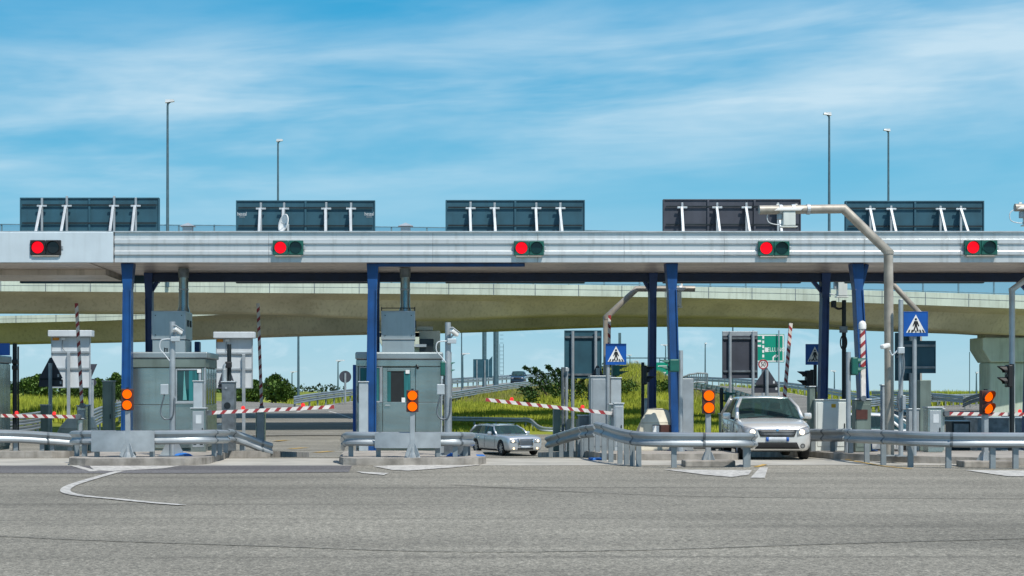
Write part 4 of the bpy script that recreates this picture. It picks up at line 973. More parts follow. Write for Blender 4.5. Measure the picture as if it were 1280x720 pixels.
# ------------------------------------------------------------------ traffic signals seen from the side or back
def side_signal(label, px, ytop, Y, r, x0, x1, y0, y1, hous='green_housing', dirn=1, m='galv', visors=2, group='lane signals seen from behind'):
    X = wx(px, Y); z0 = IZ(Y)
    t = thing('lane_signal', label, 'traffic light', (X, Y, z0), group)
    MB().tube([(X, Y, z0), (X, Y, wz(ytop, Y))], r, 12).build('pole', m, t, smooth=40)
    MB().tube([(X, Y, z0), (X, Y, z0+.25)], [r*1.9, r*1.3], 12).build('base', m, t)
    a, b = wx(x0, Y), wx(x1, Y); h = wz(y0, Y)-wz(y1, Y); zz = wz(y1, Y)
    hb = MB().box(a, b, Y-.15, Y+.15, zz, zz+h).build('housing', hous, t, bevel=.03)
    n = visors
    for i in range(n):
        cz = zz+h*(i+.5)/n; rr = h/n*.40; s = a if dirn < 0 else b
        rows = []
        for j in range(13):
            an = R(-30+240*j/12); dp = .24*(.3+.7*max(0, math.sin(an)))
            rows.append([(s, Y+math.cos(an)*rr, cz+math.sin(an)*rr), (s+dirn*dp, Y+math.cos(an)*rr, cz+math.sin(an)*rr)])
        mb = MB(); mb.grid(rows); o = mb.build('visor', hous, t); md = o.modifiers.new('t', 'SOLIDIFY'); md.thickness = .012
        mb = MB(); mb.tube([(s-.005*dirn, Y, cz), (s+.012*dirn, Y, cz)], rr*.95, 16); mb.build('lens', 'green_lens', t)
    for k in (.15, .85): MB().bar(((a+b)/2, Y, zz+h*k), (X, Y, zz+h*k), .04).build('bracket', 'dark_metal', t)
    return t
side_signal('green signal hooded to one side on the camera post of the door booth', 562, 440, 41, .05, 550.5, 556.5, 452, 470, dirn=1)
side_signal('green signal back fixed under the blue crossing sign', 766.5, 450, 45.0, .05, 765, 774, 456.5, 470, dirn=1)
side_signal('dark two hood signal on a slim pole against the dark column', 803.5, 453, 45.3, .045, 803, 808, 457, 481, 'dark_metal', 1, 'dark_metal')
side_signal('green signal box on a grey pole against the bright blue column', 851, 438, 41.4, .055, 836, 848, 449, 465, dirn=-1)
side_signal('black hooded signal beside the half hidden crossing sign', 1015, 462, 47.5, .05, 1007, 1013, 463, 485, 'black', -1, 'dark_metal')
side_signal('green signal behind the raised white capped barrier', 1060.5, 440, 40.9, .06, 1063, 1071, 446.5, 469, dirn=1)
side_signal('black two hood signal on the pale bent pole before the pier', 1265, 455, 43.8, .06, 1258, 1264, 456, 484, 'black', -1, 'dark_metal')
side_signal('small green signal just behind the orange one at the hatchback', 902, 485, 46, .05, 906, 911, 490, 503, dirn=1, m='dark_metal')
t = pole('black pole with a coiled cable and a small camera between the blue columns', 1055, 376, 46, .06, 'dark_metal', 'camera post', 'camera_mast')
MB().tube(smooth_pts([P(1054, 385, 46), P(1048, 386, 46), P(1042, 383, 46)]), .03, 8).build('arm', 'dark_metal', t, smooth=True)
MB().box(wx(1039, 46), wx(1044, 46), 45.85, 46.05, wz(384.5, 46), wz(376, 46)).build('camera', 'dark_metal', t, bevel=.02)
MB().box(wx(1050, 45.9), wx(1059, 45.9), 45.85, 45.98, wz(416, 46), wz(408, 46)).build('junction_box', 'galv_dark', t, bevel=.01)
MB().tube([P(1054.5+4*math.cos(a), 428+9*math.sin(a), 45.9) for a in [2*math.pi*i/20 for i in range(21)]], .018, 8).build('cable_coil', 'black', t, smooth=True)
t = pole('dark pole with black cameras beside the cut off booth', 18.5, 430, 44.5, .06, 'dark_metal', 'camera post', 'camera_mast')
for yy in (452, 459.5): MB().box(wx(15.5, 44.4), wx(22.5, 44.4), 44.3, 44.5, wz(yy+3, 44.4), wz(yy-3, 44.4)).build('camera', 'black', t, bevel=.03)
pole('thin dark pole next to the black cameras', 22.7, 434, 46, .025, 'dark_metal')

# ------------------------------------------------------------------ board backs and small signs
def board(label, x0, x1, y0, y1, Y, posts, m='signback', rails=(), top=None, pz=None, cat='sign board', name='sign_board', zb=None, group=None, ptop=None, pr=.05, pm='galv'):
    a, b = P(x0, y1, Y), P(x1, y0, Y); z0 = zb if zb is not None else IZ(Y)
    t = thing(name, label, cat, ((a.x+b.x)/2, Y, z0), group)
    s = MB().box(a.x, b.x, Y, Y+.06, a.z, b.z if not top else wz(y0+top, Y)).build('panel', m, t, bevel=.008)
    if top: MB().box(a.x, b.x, Y-.004, Y+.064, wz(y0+top, Y)+.002, b.z).build('header', 'galv', t, bevel=.008)
    for f in rails: MB().bar((a.x+.02, Y-.03, lerp(b.z, a.z, f)), (b.x-.02, Y-.03, lerp(b.z, a.z, f)), .05, .06).build('rail', 'galv_dark' if m != 'panel_white' else 'galv', t)
    for px in posts: MB().tube([(wx(px, Y), Y-.09, z0), (wx(px, Y), Y-.09, wz(ptop if ptop else y0+1, Y))], pr, 12).build('post', pm, t, smooth=40)
    mb = MB(); e = .03
    zt2 = b.z if not top else wz(y0+top, Y)
    mb.box(a.x, a.x+e, Y-.02, Y-.002, a.z, zt2).box(b.x-e, b.x, Y-.02, Y-.002, a.z, zt2).box(a.x+e+.001, b.x-e-.001, Y-.02, Y-.002, a.z, a.z+e).box(a.x+e+.001, b.x-e-.001, Y-.02, Y-.002, zt2-e, zt2)
    mb.build('rim', m if m != 'panel_white' else 'galv', s)
    return t
board('dark sign board back on two posts over the grassy bank', 705.5, 752, 413, 473, 52, (715.5, 744), rails=(.14, .92))
board('charcoal sign board back with a pale top edge behind the hatchback', 903, 947, 414, 473, 54, (912, 940.5), 'signback_grey', (.15, .85), top=6)
board('teal backed sign board behind the bright crossing sign', 1124, 1169.5, 426, 466.5, 45, (1142.5,), rails=(.15, .82), ptop=430)
board('second teal sign back low behind the bent camera pole', 1119, 1150, 416, 476, 47, (1137,), rails=(.5,))
def display(label, x0, x1, y0, y1, Y, px, zz, lx):
    t = board(label, x0+2.5, x1-3, y0+8, y1, Y, (), 'panel_white', (.30, .62), name='display_board', cat='display board', group='white display boards seen from behind')
    MB().box(wx(x0, Y), wx(x1, Y), Y-.22, Y+.3, wz(y0+8, Y)+.002, wz(y0, Y)).build('hood', 'panel_white', t, bevel=.02)
    MB().box(wx(px-2, Y), wx(px+2, Y), Y-.14, Y-.065, IZ(Y), wz(y0+28, Y)).build('post', 'galv', t, bevel=.01)
    MB().box(wx(lx, Y), wx(lx+8, Y), Y-.035, Y-.021, wz(y0+12.5, Y), wz(y0+9, Y)).build('sticker', 'orange_sticker', t)
    MB().box(wx(lx+11, Y), wx(lx+16, Y), Y-.08, Y-.021, wz(y0+12, Y), wz(y0+9, Y)).build('lamp_box', 'white', t, bevel=.01)
    MB().tube(smooth_pts([P(lx+12, y0+12, Y-.05), P(lx+12, y0+22, Y-.05), P(lx+17, y0+27, Y-.05), P(px, y0+28, Y-.05)]), .012, 8).build('cable', 'galv_dark', t)
display('white display board back behind the raised barrier of the first lane', 61.5, 116, 413, 485, 56, 86.5, 0, 66)
display('white display board back rising behind the ticket machine', 267.5, 319, 415, 485.5, 57, 305, 0, 271)
def tri_back(label, px, y0, y1, w, Y, ybox=None, inv=False, pt=None, z0=None, pw=.055):
    X = wx(px, Y); hw = w/2*Y/F; z0 = IZ(Y) if z0 is None else z0
    t = thing('triangle_sign', label, 'warning sign', (X, Y, z0), 'triangular signs seen from behind')
    za, zb_ = wz(y1, Y), wz(y0, Y)
    pts = [(X-hw, za), (X+hw, za), (X+.03, zb_), (X-.03, zb_)] if not inv else [(X-hw, zb_), (X-.03, za), (X+.03, za), (X+hw, zb_)]
    MB().prism(pts, Y, Y+.025).build('plate', 'signback_grey', t, bevel=.006)
    if ybox:
        MB().box(X-hw, X+hw, Y, Y+.025, wz(ybox, Y), za-.03).build('lower_plate', 'signback_grey', t, bevel=.006)
        MB().bar((X-hw*.9, Y-.02, za-.02), (X+hw*.9, Y-.02, za-.02), .02, .05).build('rail', 'dark_metal', t)
        MB().box(X+hw*.55, X+hw*.7, Y-.006, Y-.001, za+.04, za+.12).build('sticker', 'panel_white', t)
        MB().box(X+hw*.75, X+hw*.9, Y-.006, Y-.001, za-.16, za-.08).build('sticker', 'panel_white', t)
    MB().tube([(X, Y-.06, z0), (X, Y-.06, wz(pt if pt else y0+7, Y))], pw, 12).build('post', 'galv', t, smooth=40)
tri_back('dark triangular sign back over a plate, beside the white display board', 63.5, 447, 473, 30, 48, 483.5)
tri_back('dark triangular sign back over a plate, behind the hatchback roof', 958, 460, 481, 30, 52, 491, pt=462)
tri_back('dark triangular sign back behind the ticket machine camera', 283, 452, 480, 21, 55, 486)
tri_back('dark triangular sign back above the wide grey cabinet', 747, 457, 478, 24, 48, 500, pt=460)
tri_back('small downward triangle sign back peeping past the display board', 113, 455, 472, 17, 60, None, True)
def round_back(label, px, py, r, Y, z0, front=None):
    X, z = wx(px, Y), wz(py, Y); t = thing('round_sign', label, 'road sign', (X, Y, z0))
    MB().disc((X, z), r*Y/F, Y+.02, 28, .02).build('plate', 'signback_grey' if not front else 'white', t)
    MB().tube([(X, Y+.06 if front else Y-.05, z0), (X, Y+.06 if front else Y-.05, z+r*.6*Y/F)], .045*max(1, Y/70), 10).build('post', 'galv', t)
    if front:
        ra = r*Y/F; mb = MB(); n = 28
        rows = [[(X+math.cos(2*math.pi*i/n)*q, yy, z+math.sin(2*math.pi*i/n)*q) for i in range(n)] for q, yy in ((ra, Y-.003), (ra, Y-.010), (ra*.74, Y-.010), (ra*.74, Y-.003))]
        mb.grid(rows, True); mb.build('red_ring', 'red_paint', t)
        lettering(front, ra*1.25, (X, Y-.006, z), 'black', t, sx=.8)
    return t
round_back('dark round sign back beside the far ramp guardrail', 431.5, 471, 7.6, 150, T(150))
round_back('round sign back under the small downward triangle', 116, 478, 4.6, 60.5, IZ(58))
round_back('red ringed speed limit sign reading 50 above the triangle', 954, 455.5, 6.3, 57, IZ(57), front='50')
t = pole('twin slim grey posts beside the dark sign board', 708, 460, 51, .05)
MB().tube([(wx(703.5, 51), 51, IZ(51)), (wx(703.5, 51), 51, wz(459, 51))], .05, 12).build('shaft', 'galv_dark', t, smooth=40)
for yy in (485, 507): MB().bar((wx(703, 51), 51, wz(yy, 51)), (wx(709, 51), 51, wz(yy, 51)), .05).build('crossbar', 'galv', t)
MB().box(wx(707, 50.9), wx(711, 50.9), 50.85, 50.9, wz(464, 50.9), wz(460, 50.9)).build('plate', 'galv_light', t)
# green destination sign
Y = 70; a, b = P(938, 453, Y), P(980.5, 417.5, Y)
t = thing('direction_sign', 'green motorway direction sign with white lettering behind the charcoal board', 'road sign', ((a.x+b.x)/2, Y, T(Y)))
s = MB().box(a.x, b.x, Y, Y+.06, a.z, b.z).build('plate', 'signgreen', t, bevel=.01)
mb = MB(); e = .045
mb.box(a.x+.03, b.x-.03, Y-.008, Y-.001, b.z-.03-e, b.z-.03).box(a.x+.03, b.x-.03, Y-.008, Y-.001, a.z+.03, a.z+.03+e).box(b.x-.03-e, b.x-.03, Y-.008, Y-.001, a.z+.08, b.z-.08); mb.build('border', 'white', s)
mb = MB()
for k in range(6):
    p = P(954, 420+k*5.8, Y); mb.box(p.x-.04, p.x+.04, Y-.008, Y-.001, p.z-.12, p.z)
mb.build('dashed_line', 'white', s)
p = P(968.6, 437.2, Y-.002); lettering('BELLUNO', .25, p, 'white', t, sx=.80)
p = P(957.3, 437.2, Y-.003); mb = MB(); mb.box(p.x-.02, p.x+.10, Y-.009, Y-.001, p.z-.09, p.z+.09); mb.build('road_shield', 'white', s)
for i, (yy, tx) in enumerate(((426, 'dir'), (432, 'A'))):
    p = P(949.5, yy, Y-.002); mb = MB(); mb.box(p.x-.08, p.x+.06, Y-.009, Y-.001, p.z-.05, p.z+.03); mb.build('small_text', 'white', s)
ar = MB(); q = lambda x, y: (wx(x, Y), wz(y, Y))
ar.prism([q(965.6, 450.5), q(967.2, 450.5), q(967.2, 447.2), q(969, 445.6), q(970, 445.6), q(970, 443.9), q(968.2, 443.9), q(965.6, 446.4)][::-1], Y-.008, Y-.001)
ar.prism([q(969.6, 442.3), q(973.2, 444.9), q(969.6, 447.6)][::-1], Y-.008, Y-.001); ar.build('arrow', 'white', s)
for px in (942, 972.8): MB().tube([(wx(px, Y), Y-.12 if px > 960 else Y+.12, T(Y)), (wx(px, Y), Y-.12 if px > 960 else Y+.12, wz(413, Y))], .03, 10).build('post', 'galv', t)
# far green gantry sign
Y = 235; a, b = P(818, 468, Y), P(838, 453, Y)
t = thing('gantry_sign', 'green overhead sign on a thin gantry beyond the grassy bank', 'road sign', ((a.x+b.x)/2, Y, 1.2))
MB().box(a.x, b.x, Y, Y+.1, a.z, b.z).build('plate', 'signgreen', t); p = P(830.8, 465, Y-.02)
MB().prism([(p.x-.22, p.z), (p.x+.22, p.z), (p.x, p.z-.3)][::-1], Y-.03, Y-.002).build('arrow', 'white', t)
MB().box(a.x+.5, b.x-.5, Y-.03, Y-.002, wz(458.4, Y), wz(457, Y)).build('lettering', 'white', t)
MB().bar((wx(781, Y), Y+.3, wz(447.5, Y)), (wx(840, Y), Y+.3, wz(447.5, Y)), .16).build('beam', 'lamp_pole', t)
for px in (825, 831): MB().bar((wx(px, Y), Y+.3, wz(453, Y)), (wx(px, Y), Y+.3, wz(447, Y)), .12).build('hanger', 'lamp_pole', t)
MB().bar((wx(775, Y), Y+.3, 1.0), (wx(775, Y), Y+.3, wz(416, Y)), .35).build('mast', 'lamp_pole', t)
# ------------------------------------------------------------------ viaducts behind the plaza
def pw(tab, x):
    for (a, va), (b, vb) in zip(tab, tab[1:]):
        if x <= b:
            t = max(0, (x-a)/(b-a)); return lerp(va, vb, t)
    return tab[-1][1]
def spw(tab, x, r=60): return sum(pw(tab, x+d) for d in (-r, -r/2, 0, r/2, r))/5
def viaduct(label, Yf, zb, zt_, zbot, deck, sweb, joints):
    st = [(-300+ i*20) for i in range(96)]
    t = thing('viaduct', label, 'bridge', (wx(640, Yf(640)), Yf(640)+deck/2, T(Yf(640))), 'concrete viaducts behind the toll plaza')
    par, gir, dk = [], [], []
    for px in st:
        Y = Yf(px); X = wx(px, Y); b = zb(px); tp = zt_(px); bt = zbot(px)
        par.append([(X, Y, b), (X, Y, tp), (X, Y+.35, tp), (X, Y+.35, b+.3), (X, Y+.30, b)])
        gir.append([(X, Y+.31, b+.02), (X, Y+sweb, b-.28), (X, Y+sweb+.7, bt+.12), (X, Y+sweb+.9, bt), (X, Y+deck-sweb-.9, bt), (X, Y+deck-sweb-.7, bt+.12), (X, Y+deck-sweb, b-.28), (X, Y+deck, b+.02), (X, Y+deck, b+.28), (X, Y+.36, b+.28)])
    mb = MB(); V = mb.grid(par, True); mb.build('parapet', 'parapet', t)
    mb = MB(); V = mb.grid(gir, True); mb.build('girder', 'girder', t, smooth=40)
    mb = MB(); mb.grid([[(x, y+deck-.35, z) for x, y, z in r] for r in par], True); mb.build('rear_parapet', 'parapet', t)
    mb = MB()
    for px in joints:
        Y = Yf(px); X = wx(px, Y); mb.box(X-.022, X+.022, Y-.012, Y-.002, zb(px), zt_(px))
    # thin drip line halfway down the panels
    rows = [[(wx(px, Yf(px)), Yf(px)-.01, lerp(zb(px), zt_(px), .55)), (wx(px, Yf(px)), Yf(px)-.01, lerp(zb(px), zt_(px), .58))] for px in st]
    mb.grid(rows); mb.build('panel_joint', 'galv_dark', t)
    return t
Y1 = lambda px: lerp(100, 110, px/1280)
zb1 = lambda px: CZ+(PY-spw([(-400, 362), (0, 364), (540, 367.5), (860, 372), (1040, 377), (1280, 386), (1700, 404)], px))*Y1(px)/F
zt1 = lambda px: CZ+(PY-spw([(-400, 349), (0, 351), (540, 354), (740, 356), (1040, 361.5), (1280, 369), (1700, 386)], px))*Y1(px)/F
zo1 = lambda px: spw([(-400, 6.5), (0, 6.55), (320, 6.6), (500, 6.2), (560, 6.2), (700, 6.65), (1000, 6.5), (1280, 5.4), (1500, 5.2), (1700, 5.2)], px, 70)
V1 = viaduct('long concrete viaduct with a mesh fence, passing right behind the canopy', Y1, zb1, zt1, zo1, 9.5, 2.2, [1+56*i for i in range(-4, 12)]+[669+54.2*i for i in range(0, 22)])
Y2 = lambda px: lerp(118, 122, px/1280)
zo2 = lambda px: spw([(-400, 4.4), (0, 5.12), (150, 5.25), (300, 5.6), (440, 5.86), (560, 5.95), (800, 6.53), (1000, 6.45), (1280, 5.9), (1700, 5.5)], px, 70)
zt2 = lambda px: spw([(-400, 6.6), (0, 6.93), (160, 7.15), (280, 7.6), (440, 8.0), (1700, 8.3)], px)
viaduct('second lower concrete viaduct converging from behind, under the first one', Y2, lambda px: zt2(px)-.5, zt2, zo2, 8.5, 1.4, [20+50*i for i in range(-5, 12)])
# fence on the viaduct: posts, rails and a see-through mesh
t = thing('mesh_fence', 'tall pale blue mesh fence running along the viaduct', 'fence', (wx(300, 102), 102, 7.5))
ftop = lambda px: CZ+(PY-spw([(-400, 278), (0, 280.5), (240, 281.5), (560, 284.5), (800, 289.5), (1280, 298), (1700, 306)], px))*(Y1(px)+.17)/F
for i in range(-5, 37):
    px = 2+44.3*i; Y = Y1(px)+.17; z0 = zt1(px); h = ftop(px)-z0
    key = ('fp', round(h, 1))
    if key not in post_cache:
        me = bpy.data.meshes.new('post'); mb = MB().box(-.045, .045, -.045, .045, 0, h+.05); mb.bm.to_mesh(me); mb.bm.free(); me.materials.append(M['fence_metal']); post_cache[key] = me
    o = bpy.data.objects.new('post', post_cache[key]); C.objects.link(o); o.parent = t; o.location = Vector((wx(px, Y), Y, z0))-WL[t.name]
sts = [-300+40*i for i in range(48)]
for k in (0.02, .5, 1.0):
    pts = [Vector((wx(p, Y1(p)), Y1(p)+.11, lerp(zt1(p), ftop(p), k))) for p in sts]
    mb = MB(); mb.tube(pts, .03, 6); mb.build('rail', 'fence_metal', t)
mb = MB(); mb.grid([[(wx(p, Y1(p)), Y1(p)+.17, zt1(p)+.02), (wx(p, Y1(p)), Y1(p)+.17, ftop(p)-.02)] for p in sts]); mb.build('mesh_panel', 'mesh_panel', t)
# piers
def pier(label, px0, px1, Y, ztop, capw, py_cap, z0=None):
    a, b = wx(px0, Y), wx(px1, Y); z0 = T(Y)-.5
    t = thing('bridge_pier', label, 'bridge pier', ((a+b)/2, Y, z0), 'concrete bridge piers')
    zc = wz(py_cap, Y); zc2 = wz(py_cap-16, Y)
    MB().box(a, b, Y, Y+2.2, z0, zc).build('column', 'parapet', t, bevel=.12)
    MB().prism([(a, zc+.002), (b, zc+.002), (b+capw, zc2), (b+capw, ztop), (a-capw, ztop), (a-capw, zc2)], Y-.25, Y+2.45).build('cap', 'parapet', t, bevel=.06)
    MB().box(a-.2, b+.2, Y+.3, Y+1.9, ztop+.002, ztop+.35).build('bearing', 'girder', t)
pier('hammerhead concrete pier holding up the viaduct at the frame edge', 1237, 1345, 114, wz(422, 114), .55, 453)
pier('concrete pier standing hidden behind the booth with the door', 478, 530, 120, 5.55, .5, 434)

# ------------------------------------------------------------------ lamp posts
def lamp(label, px, ytop, Y, z0, r=.09, head=1, hl=.7, m='lamp_pole', group='lamp posts'):
    X = wx(px, Y); zt_ = wz(ytop, Y)
    t = thing('lamp_post', label, 'street lamp', (X, Y, z0), group)
    MB().tube([(X, Y, z0), (X, Y, zt_-.25)], [r*1.25, r*.75], 10).build('pole', m, t, smooth=40)
    if head:
        MB().tube([(X, Y, zt_-.25), (X+.02*head, Y, zt_-.12), (X+hl*.3*head, Y, zt_)], r*.7, 8).build('arm', m, t)
        h = MB().hexa([(X-hl*.25*head, Y-.16, zt_-.08), (X+hl*.75*head, Y-.13, zt_-.0), (X+hl*.75*head, Y+.13, zt_-.0), (X-hl*.25*head, Y+.16, zt_-.08)], [(X-hl*.2*head, Y-.12, zt_+.12), (X+hl*.68*head, Y-.1, zt_+.12), (X+hl*.68*head, Y+.1, zt_+.12), (X-hl*.2*head, Y+.12, zt_+.12)]).build('lamp_head', 'lamp_head', t)
    return t
zd = lambda px: zb1(px)+.3
lamp('very tall lamp post on the viaduct beside the braced sign board', 209.5, 127, 101.5, zd(210), .085, 1, .55)
lamp('shorter lamp post rising behind the sign board with the satellite dish', 347.5, 176, 126, 7.0, .085, 1, .5)
lamp('tall lamp post on the viaduct between two sign boards', 1036.5, 143, 108, zd(1036), .085, -1, .5)
lamp('lamp post rising behind the last sign board', 1110.5, 163, 128, 7.0, .09, -1, .5)
lamp('tall headless post seen through the gap beside the second booth', 373, 330, 160, .8, .10, 0)
for a in (('small lamp post beside the far ramp rail', 365, 465, 230, .9, .09, 1, 1.0), ('lamp post near the dark round sign back', 422.5, 451, 200, .9, .09, 1, 1.1), ('lamp post by the camera post of the second booth', 578.5, 442.5, 190, 1.3, .08, 1, 1.1),
          ('lamp post over the green gantry sign', 832, 431.5, 250, 1.2, .1, -1, 1.1), ('short lamp post at the grassy hump', 787.5, 444, 300, 1.2, .1, -1, 1.2), ('lowest lamp post peeping over the grassy hump', 796.5, 451.5, 330, 1.2, .1, -1, 1.3),
          ('plain lamp post standing at the bridge railing', 881.5, 429.5, 215, 1.5, .09, 1, .3), ('lamp post seen beyond the white cabinet', 1043, 464, 210, .9, .08, -1, .7), ('lone lamp post beside the bridge pier', 1220.5, 466, 190, .8, .09, 1, .3)):
    lamp(*a, group='far lamp posts beyond the viaducts')
for px, yt, Y, z0, r, lb in ((577, 395, 170, 1.0, .06, 'thin far post beside the camera post of the second booth'), (605.5, 380, 200, 1.5, .26, 'thick grey mast over the far dark boards'), (620, 380, 190, 1.5, .30, 'thick grey mast with a side ladder by the ramp'), (916, 395, 160, .6, .07, 'thin post above the charcoal sign board'), (1212, 440, 210, .8, .05, 'thin far aerial pole beside the pier')):
    t = pole(lb, px, yt, Y, r, 'lamp_pole', 'mast', 'mast', zbase=z0)
    if 'ladder' in lb:
        X = wx(px, Y); mb = MB()
        for k in range(2): mb.bar((X+.42+k*.42, Y, z0+2), (X+.42+k*.42, Y, wz(430, Y)), .05)
        for k in range(12): mb.bar((X+.42, Y, z0+2+k*.45), (X+.84, Y, z0+2+k*.45), .04)
        mb.build('ladder', 'lamp_pole', t)
board('far dark board back with a small white notice below the masts', 591.5, 610.5, 449, 472, 195, (596, 606), group=None, zb=1.6, pr=.08)
p = P(600.5, 453, 194.9); 
Yb = 193
tag(MB().prism([(wx(611, Yb), wz(472, Yb)), (wx(615.5, Yb), wz(472, Yb)), (wx(615.5, Yb), wz(445, Yb)), (wx(611, Yb), wz(450, Yb))], Yb, Yb+.3).build('side_board', 'signback', bevel=.02), 'narrow dark slanted board standing right of the far dark board', 'sign board')

# ------------------------------------------------------------------ far guardrails along the ramps
def far_rail(label, pts, a, b, off, side, rails=2, n=24, h=.85):
    sub = [p for p in pts if a <= p.y <= b]; out = []
    for i, p in enumerate(sub):
        t = sub[min(i+1, len(sub)-1)]-sub[max(0, i-1)]; t.z = 0; t.normalize(); nn = Vector((t.y, -t.x, 0)); out.append(p+nn*off+Vector((0, 0, h)))
    return guardrail(label, out, [(i+.3)/n for i in range(n)], lambda p: p.z-h-.15, side, rails, group='far guardrails along the ramps', seams=False, k=1, wpost=.16)
far_rail('far guardrail on the outer edge of the climbing ramp', R1, 137, 330, -5.0, 1, 2, 44, 1.1)
far_rail('guardrail on the grassy edge of the climbing ramp', R1, 150, 330, 5.0, 1, 2, 40, .85)
far_rail('long guardrail above the curving ramp behind the hatchback', R2, 118, 300, 5.0, -1, 2, 48, 1.15)
far_rail('guardrail on the grassy side of the curving ramp', R2, 160, 290, -5.0, 1, 2, 30, .95)
far_rail('guardrail along the road under the pier', R3, 128, 176, -7.2, 1, 2, 24, 1.0)
guardrail('guardrail at the foot of the grassy bank behind the estate car', [P(520, 519.5, 114), P(565, 520.5, 113), P(610, 521.3, 112), P(645, 522, 111), P(662, 522.5, 110.3), P(674, 531.5, 109), P(686, 534, 108.6), P(715, 534, 108.6), P(760, 533, 109)], [.03, .12, .2, .28, .36, .45, .52, .64, .72, .82, .9], lambda p: min(T(p.y), p.z-.5), 1, 1, group='far guardrails along the ramps', seams=False)
guardrail('three beam guardrail behind the cut off booth barrier', [P(-60, 519, 92), P(10, 518, 95), P(36, 516, 98), P(50, 514, 101)], [.1, .35, .6, .8, .95], lambda p: T(p.y), 1, 3, group='far guardrails along the ramps', seams=False)
guardrail('three beam guardrail climbing behind the white display board', [P(88, 520, 80), P(107, 515, 90), P(118, 511, 97), P(130, 507, 106), P(160, 500, 125)], [.1, .3, .5, .7, .9], lambda p: T(p.y), 1, 3, group='far guardrails along the ramps', seams=False)
guardrail('far guardrail at the edge of the grassy field', [P(1090, 488.5, 165), P(1120, 489, 160), P(1165, 491, 155), P(1205, 494.5, 150)], [i/14 for i in range(15)], lambda p: p.z-1.1, 1, 2, group='far guardrails along the ramps', seams=False)
guardrail('dark guardrail bending away beside the pier', [P(1204, 499, 140), P(1215, 494, 138), P(1228, 491, 136), P(1250, 490, 134)], [.05, .25, .45, .65, .85], lambda p: p.z-.9, 1, 2, group='far guardrails along the ramps', seams=False, m='galv_dark')
# bridge railing by the hump
pts = [P(x, y, 205) for x, y in ((853, 471.5), (862, 468), (873, 466.3), (884, 466.8))]
t = thing('bridge_railing', 'short dark baluster railing beside the plain lamp post', 'railing', pts[0])
MB().tube(pts, .10, 8).build('top_rail', 'galv_dark', t)
MB().tube([p+Vector((0, 0, -1.1)) for p in pts], .10, 8).build('bottom_rail', 'galv_dark', t)
for i in range(13):
    u = i/12*3; k = min(2, int(u)); p = pts[k].lerp(pts[k+1], u-k); MB().bar(p, p+Vector((0, 0, -1.1)), .10).build('baluster', 'galv_dark', t)
MB().bar(pts[-1], pts[-1]+Vector((0, 0, -2.2)), .2).build('post', 'galv_dark', t)

